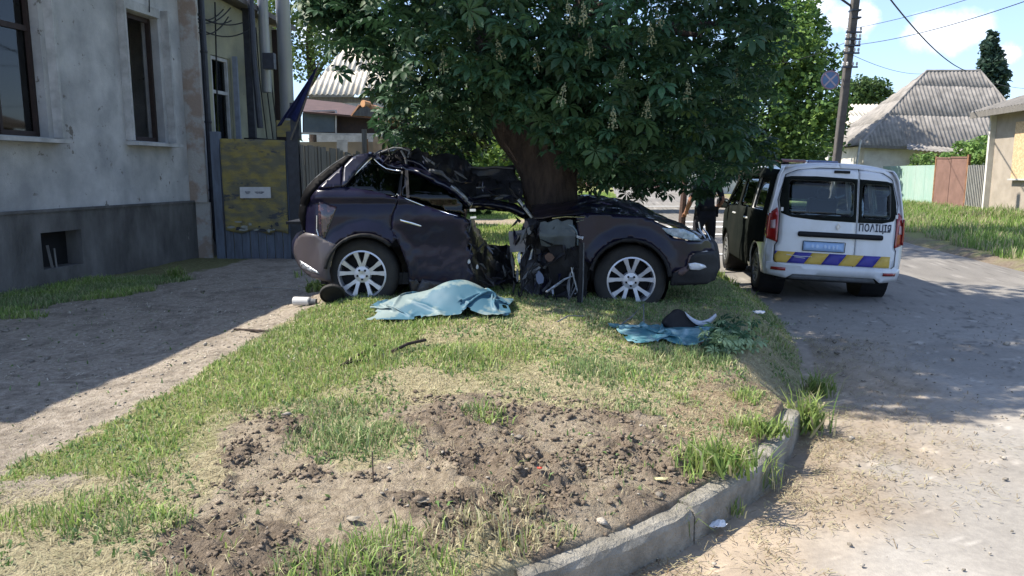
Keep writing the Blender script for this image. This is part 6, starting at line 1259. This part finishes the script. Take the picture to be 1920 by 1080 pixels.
# ------------------------------------------------------------------ officer
def skin_body(name, chains, parent, m_, sub=2, loc=None, root=0):
    me = bpy.data.meshes.new(name); V = []; E = []; Rr = []; idx = {}
    for ch in chains:
        prev = None
        for key, p, r in ch:
            if key in idx and p is None: i = idx[key]
            else: i = len(V); V.append(p); Rr.append(r); idx[key] = i
            if prev is not None: E.append((prev, i))
            prev = i
    me.from_pydata(V, E, []); o = bpy.data.objects.new(name, me); COL.objects.link(o)
    sk = o.modifiers.new('s', 'SKIN'); sk.use_smooth_shade = True
    for i, v in enumerate(me.skin_vertices[0].data): v.radius = Rr[i] if isinstance(Rr[i], tuple) else (Rr[i], Rr[i]); v.use_root = (i == root)
    ss = o.modifiers.new('d', 'SUBSURF'); ss.levels = sub; ss.render_levels = sub
    bpy.context.view_layer.update(); nm = bpy.data.meshes.new_from_object(o.evaluated_get(bpy.context.evaluated_depsgraph_get())); bpy.data.objects.remove(o)
    for k in (m_ if isinstance(m_, list) else [m_]): nm.materials.append(k)
    r = bpy.data.objects.new(name, nm); COL.objects.link(r); r.parent = parent
    nm.polygons.foreach_set('use_smooth', np.ones(len(nm.polygons), bool)); return r
M_SKIN = mat('skin', (.42, .22, .15), .6, sc=8, c2=(.36, .18, .12)); M_UNI = mat('black_uniform', (.014, .015, .022), .85, c2=(.022, .023, .032), sc=7, bump=.3)
pp_ = Q(1318, 500, 11.6); off_ = thing('person', 'officer in black uniform and cap standing with back turned beside the van', 'person', (pp_.x, 11.6, .13), rot=(0, 0, .25))
N_ = None
ch = [[('pel', (0, 0, .96), (.15, .11)), ('bel', (0, .0, 1.10), (.145, .105)), ('che', (0, .01, 1.30), (.175, .115)), ('sho', (0, 0, 1.44), (.13, .09)), ('nec', (0, 0, 1.53), .055), ('h0', (0, .015, 1.60), (.07, .085)), ('h1', (0, .02, 1.69), (.076, .095)), ('h2', (0, .01, 1.77), (.055, .065))]]
for s in (-1, 1):
    ch.append([('sho', None, 0), ('sh%d' % s, (s*.19, 0, 1.43), .062), ('el%d' % s, (s*.27, -.04, 1.16), .045), ('wr%d' % s, (s*(.24 if s > 0 else .25), .14, .98), .030), ('pa%d' % s, (s*.22, .20, .95), (.042, .02))])
    ch.append([('pel', None, 0), ('hi%d' % s, (s*.10, 0, .88), .10), ('kn%d' % s, (s*.13, .02, .50), .062), ('an%d' % s, (s*.15, -.02, .10), .045), ('to%d' % s, (s*.17, .13, .045), .045)])
    for f in range(4): ch.append([('pa%d' % s, None, 0), ('f%d%d' % (s, f), (s*(.245-.02*f), .245, .94), .010), ('g%d%d' % (s, f), (s*(.24-.02*f), .285-.006*abs(f-1), .915), .009), ('t%d%d' % (s, f), (s*(.24-.02*f), .29-.006*abs(f-1), .885), .008)])
    ch.append([('pa%d' % s, None, 0), ('th%d' % s, (s*.175, .21, .955), .011), ('ti%d' % s, (s*.16, .245, .94), .009)])
bd = skin_body('body', ch, off_, [M_UNI, M_SKIN])
for p in bd.data.polygons:
    c = p.center; p.material_index = 1 if (c.z > 1.52 or (abs(c.x) > .12 and c.z < 1.22 and (c.y > -.01 or abs(c.x) > .24) and c.z > .86 and (c-Vector((math.copysign(.19, c.x), 0, 1.43))).length > .24 and (abs(c.x) > .2 or c.y > .12))) else 0
m = MB(); m.lathe([(.10, 1.735), (.105, 1.76), (.10, 1.80), (.06, 1.835), (0, 1.84)], (0, .01, 0), 'Z', 20); m.box((0, .12, 1.745), (.14, .12, .012)); m.build('cap', M_UNI, off_, smooth=True)
m = MB()
for s in (-1, 1): m.tube([(s*.085, .02, 1.71), (s*.10, .01, 1.68), (s*.087, .02, 1.655)], .012, 6)
m.build('ears', M_SKIN, off_)
m = MB(); m.lathe([(.165, 1.0), (.17, 1.02), (.17, 1.05), (.165, 1.07)], (0, 0, 0), 'Z', 24); bo = m.build('duty_belt', M_BLK, off_); bo.scale = (1, .8, 1)
m = MB(); m.box((.18, .0, .98), (.05, .10, .16)); m.build('holster', M_BLK, off_, bevel=.01)
m = MB(); m.box((-.16, -.06, 1.0), (.06, .05, .10)); m.build('belt_pouch', M_BLK, off_, bevel=.01)
ps = Q(1279, 430, 13); tk = thing('wooden_post', 'weathered reddish wooden post standing left of the officer', 'post', (ps.x, 13, .1))
m = MB(); m.tube([(0, 0, -.1), (-.01, 0, .7), (.02, 0, 1.5)], [.07, .065, .05], 9); m.build('shaft', mat('reddish_wood', (.10, .06, .05), .9, c2=(.06, .04, .035), sc=6, bump=.5), tk)
m = MB(); m.tube([(0, 0, 1.5), (.02, 0, 1.56)], [.055, .03], 9); m.build('post_top', M_WOODG, tk)

# ------------------------------------------------------------------ debris on the grass
def tagm(o, label, cat, group=None): return tag(o, label, cat, group)
def groundpt(px, py, dz=0.):
    z = .3
    for _ in range(5): x, y = G(px, py, z); z = float(zsurf(np.array([x]), np.array([y]))[0])
    return Vector((x, y, z+dz))
def sim_sheet(name, cx, cy, w, d, rot, bump, m_, label, cat, seed, nx=78, ny=46, comp=.74, steps=230):
    """a thin sheet dropped on the ground and left to crumple"""
    rg = np.random.default_rng(seed); u = (np.arange(nx)/(nx-1)-.5)*w; v = (np.arange(ny)/(ny-1)-.5)*d; U, V_ = np.meshgrid(u, v)
    cu = U*comp+.04*(vn(U*5, V_*5, seed)-.5)*2; cv = V_*(comp+.04)+.05*(vn(U*5, V_*5, seed+3)-.5)*2; c_, s_ = cos(rot), sin(rot)
    P = np.stack([cx+cu*c_-cv*s_, cy+cu*s_+cv*c_, 0*U], -1)
    def gz(X, Y):
        lx = (X-cx)*c_+(Y-cy)*s_; ly = -(X-cx)*s_+(Y-cy)*c_; return zsurf(X, Y)+.028+bump(lx/w*2, ly/d*2)
    P[..., 2] = gz(P[..., 0], P[..., 1])+.05+.05*vn(U*9, V_*9, seed+5)+.02*rg.uniform(0, 1, U.shape); O = P.copy(); a, b = w/(nx-1), d/(ny-1); dg = math.hypot(a, b)
    def con(A, B, L, k):
        D = B-A; l = np.linalg.norm(D, axis=-1, keepdims=True)+1e-9; c = D*(l-L)/l*.5*k; A += c; B -= c
    for st in range(steps):
        Vv = (P-O)*.90; O = P.copy(); P = P+Vv; P[..., 2] -= .0012
        for it in range(3):
            for o in (0, 1):
                n = (nx-o)//2*2; con(P[:, o:o+n:2], P[:, o+1:o+n:2], a, 1.); n = (ny-o)//2*2; con(P[o:o+n:2], P[o+1:o+n:2], b, 1.)
            for oy in (0, 1):
                for ox in (0, 1):
                    n = (nx-ox)//2*2; m = (ny-oy)//2*2; con(P[oy:oy+m:2, ox:ox+n:2], P[oy+1:oy+m:2, ox+1:ox+n:2], dg, .6); con(P[oy:oy+m:2, ox+1:ox+n:2], P[oy+1:oy+m:2, ox:ox+n:2], dg, .6)
            for o in range(4):
                q = (nx-o)//4*4
                if q: con(P[:, o:o+q:4], P[:, o+2:o+q:4], 2*a, .25)
                q = (ny-o)//4*4
                if q: con(P[o:o+q:4], P[o+2:o+q:4], 2*b, .25)
            g = gz(P[..., 0], P[..., 1]); hit = P[..., 2] < g; P[..., 2] = np.where(hit, g, P[..., 2])
            if it == 2: O[hit] = P[hit]
    c0_ = P.reshape(-1, 3).mean(0); q = np.arange((ny-1)*(nx-1)); r = q//(nx-1); c = q % (nx-1); i0 = r*nx+c
    ok = np.ones(len(q), bool); er = vn(c*.35, r*.35, seed+8); ed = np.minimum(np.minimum(c, nx-2-c), np.minimum(r, ny-2-r)); ok &= ~((ed < 3) & (er > .66+.07*ed))
    o = npmesh(name, P.reshape(-1, 3)-c0_, quads=np.stack([i0, i0+1, i0+nx+1, i0+nx], 1)[ok], m=m_, smooth=True, loc=Vector(c0_)); ss_ = o.modifiers.new('smooth', 'SUBSURF'); ss_.levels = 1; ss_.render_levels = 1
    return tag(o, label, cat)
g_ = groundpt(832, 588)
sim_sheet('cover_sheet', g_.x, g_.y+.14, 1.55, .95, .05, lambda x, y: .25*np.exp(-((x-.15)/.5)**2-(y/.55)**2)+.10*np.exp(-((x+.55)/.3)**2-((y+.1)/.5)**2), mat('pale_teal_sheet', (.17, .225, .225), .6, c2=(.04, .11, .16), sc=2.0, thr=(.46, .52)), 'crumpled pale and teal plastic sheet lying along the wrecked car below its rear door', 'sheet', 5)
g_ = groundpt(1262, 634)
sim_sheet('plastic_sheet', g_.x, g_.y+.05, 1.20, .70, .12, lambda x, y: .05*np.exp(-((x-.3)/.4)**2-(y/.5)**2)+.03*np.exp(-((x+.4)/.25)**2-(y/.5)**2), M_TEAL, 'crumpled teal plastic sheet on the grass before the front wheel', 'sheet', 12, nx=60, ny=34, comp=.62, steps=150)
# black moulded trim piece with a white curved edge
c0 = groundpt(1285, 625); tr2 = thing('trim_piece', 'black car trim piece with curved pale edge lying on the teal sheet', 'car part', c0)
Pb = [(p.x, p.y) for p in cr([(1242, 600), (1258, 586), (1278, 583), (1296, 602), (1310, 612), (1296, 618), (1262, 622), (1244, 612)], 4, closed=True)]
panel('moulding', Pb, lambda a, b: Q(a, b, c0.y+.02*sin(a/9)+(622-b)/60*.12), M_BLK, tr2, sp=6, solid=.05, world=True)
Pw = [(p.x, p.y) for p in cr([(1283, 583), (1296, 594), (1312, 601), (1328, 597), (1341, 587)], 5)]; Pl = [(p.x, p.y) for p in cr([(1342, 592), (1330, 604), (1312, 609), (1299, 604), (1287, 592)], 5)]
panel('pale_edge', Pw+Pl, lambda a, b: Q(a, b, c0.y-.02), mat('pale_plastic', (.50, .54, .62), .4, sc=7), tr2, sp=4, solid=.03, world=True)
# torn leafy branch
c1 = groundpt(1370, 650); pts_ = []
lb = thing('leafy_branch', 'torn leafy green branch with paler leaves coloured as sunlit at the edge of the tree shadow', 'branch', c1)
m = MB(); m.tube([groundpt(1310, 655, .04), groundpt(1345, 650, .07), groundpt(1385, 652, .08), groundpt(1408, 640, .10)], [.012, .010, .008, .004], 6); m.build('stem', M_BARK, lb, world=True)
ml = mat('leaf_sunlit_tone', (.30, .42, .22), .6, sc=9, trans=.2); me_ = bpy.data.meshes.new('pale_leaf'); me_.from_pydata([tuple(v) for v in TV], [], [tuple(f) for f in TF.tolist()]); me_.materials.append(ml)  # paler copy of the leaf, sunlight put into its colour
n = 62; X_ = []; 
for k in range(n):
    px = random.gauss(1365, 24); py = random.gauss(642, 12); g = groundpt(px, min(665, max(615, py))); g.z += random.uniform(.02, .13)
    o = bpy.data.objects.new('leaf', lm[k % 6] if k % 3 else me_); COL.objects.link(o); o.parent = lb; o.matrix_local = Matrix.Translation(g-c1) @ Matrix.Rotation(random.uniform(0, 6.28), 4, 'Z') @ Matrix.Rotation(random.gauss(0, .7), 4, 'X') @ Matrix.Scale(random.uniform(.07, .12), 4)
for k in range(44):
    g = groundpt(random.gauss(1375, 22), random.gauss(653, 7)); g.z += random.uniform(.03, .12); o = bpy.data.objects.new('pale_leaf', me_); COL.objects.link(o); o.parent = lb; o.matrix_local = Matrix.Translation(g-c1) @ Matrix.Rotation(random.uniform(0, 6.28), 4, 'Z') @ Matrix.Rotation(random.gauss(0, .8), 4, 'X') @ Matrix.Scale(random.uniform(.06, .10), 4)
# small litter
def scrap(px, py, w, d, h, m_, label, rz=0., n=7, cat='litter', bend=.3):
    g = groundpt(px, py, .012); V = []; F = []; nx_ = 6
    for j in range(nx_):
        for i in range(nx_): u, v = i/(nx_-1)-.5, j/(nx_-1)-.5; V.append((u*w*(1+.2*sin(v*5)), v*d*(1+.2*cos(u*4)), h*(.5+.5*sin(u*5+1)*cos(v*4))+random.uniform(0, h*.3)))
    F = [[j*nx_+i, j*nx_+i+1, (j+1)*nx_+i+1, (j+1)*nx_+i] for j in range(nx_-1) for i in range(nx_-1)]
    o = mesh('litter_scrap', V, F, m_, None, solid=.004, loc=g); o.rotation_euler.z = rz; return tagm(o, label, cat)
M_PAPER = mat('white_paper', (.68, .70, .74), .6, c2=(.55, .57, .6), sc=12)
scrap(1420, 590, .15, .10, .03, M_PAPER, 'flat white plastic scrap on the shaded grass left of the van')
scrap(1346, 992, .085, .05, .03, M_PAPER, 'small crumpled white scrap on the dirt at the kerb foot', .4)
scrap(1012, 912, .022, .014, .008, mat('red_chip', (.45, .06, .03), .5), 'tiny red plastic chip lying on the turned soil')
scrap(792, 945, .05, .035, .012, mat('pale_stone', (.30, .26, .2), .9), 'pale flat stone chip on the bare soil, left of the others', cat='stone')
scrap(662, 980, .05, .035, .015, mat('pale_stone', (.30, .26, .2), .9), 'pale stone on the bare soil near the bottom edge', cat='stone')
scrap(1240, 905, .055, .025, .012, mat('yellow_chip', (.5, .45, .25), .7), 'dull yellow leaf scrap on the soil near the kerb')
g = groundpt(567, 574, .05); can = thing('metal_can', 'short pale metal cylinder lying on the path by the rear wheel', 'can', g, rot=(0, 0, -.12))
m = MB(); m.lathe([(0, -.09), (.042, -.09), (.045, -.085), (.045, .07), (.04, .08)], n=20, ax='X'); m.build('shell', mat('pale_metal', (.62, .60, .56), .4, c2=(.5, .48, .45), sc=6), can, smooth=False)
m = MB(); m.lathe([(.04, .08), (.03, .10), (.03, .15), (.0, .155)], n=16, ax='X'); m.build('cap_end', M_GREYT, can)
g = groundpt(624, 570, .02); ho_ = thing('dark_disc', 'black round rubber part leaning on the ground under the rear wheel', 'car part', g+Vector((0, 0, .07)), rot=(.6, 0, .2))
m = MB(); m.lathe([(.0, .0), (.09, .0), (.115, .01), (.12, .03), (.10, .04)], n=24); m.build('dish', M_BLK, ho_)
m = MB(); m.lathe([(.112, -.004), (.124, .0), (.124, .03), (.112, .034)], n=24); m.build('lip', M_TYRE, ho_)
def rodt(P, r, m_, label, cat='rod', name='rod'):
    W_ = [groundpt(x, y, dz) for x, y, dz in P]; c = W_[0].copy(); m = MB(); m.tube([w-c for w in W_], r, 6); o = m.build(name, m_, None, loc=c); return tagm(o, label, cat)
rodt([(475, 542, .02), (515, 544, .03), (560, 546, .02)], .008, M_CHR, 'thin bright metal strip lying on the shaded path left of the rear bumper', 'metal strip', 'metal_strip')
rodt([(440, 620, .012), (480, 624, .02), (520, 626, .015)], .012, M_BARK, 'short dark stick lying on the sunlit strip of the path', 'stick', 'stick')
rodt([(735, 668, .03), (765, 658, .05), (798, 647, .04)], .012, M_BARK, 'broken grey twig lying in the grass left of centre', 'stick', 'stick')
rodt([(1160, 616, .02), (1185, 606, .06), (1206, 599, .14), (1207, 616, .02)], .006, M_GREYT, 'bent thin metal wire standing in the grass before the front wheel', 'wire', 'bent_wire')
rodt([(1045, 608, .02), (1065, 603, .05), (1094, 601, .04)], .006, M_GREYT, 'thin pale wire in the grass under the torn middle of the car', 'wire', 'bent_wire')
rodt([(700, 905, .0), (699, 885, .1)], .004, M_BARK, 'thin dry stalk standing alone in the bare soil', 'stalk', 'dry_stalk')
rodt([(690, 676, .01), (640, 690, .02), (705, 655, .03)], .010, M_BARK, 'small heap of grey dry twigs beside the grass twig', 'stick', 'stick')
for k, (px, py, r) in enumerate(((372, 942, .035), (500, 800, .05), (520, 812, .04), (478, 850, .045), (820, 580, .0), (1085, 880, .03))):
    pass
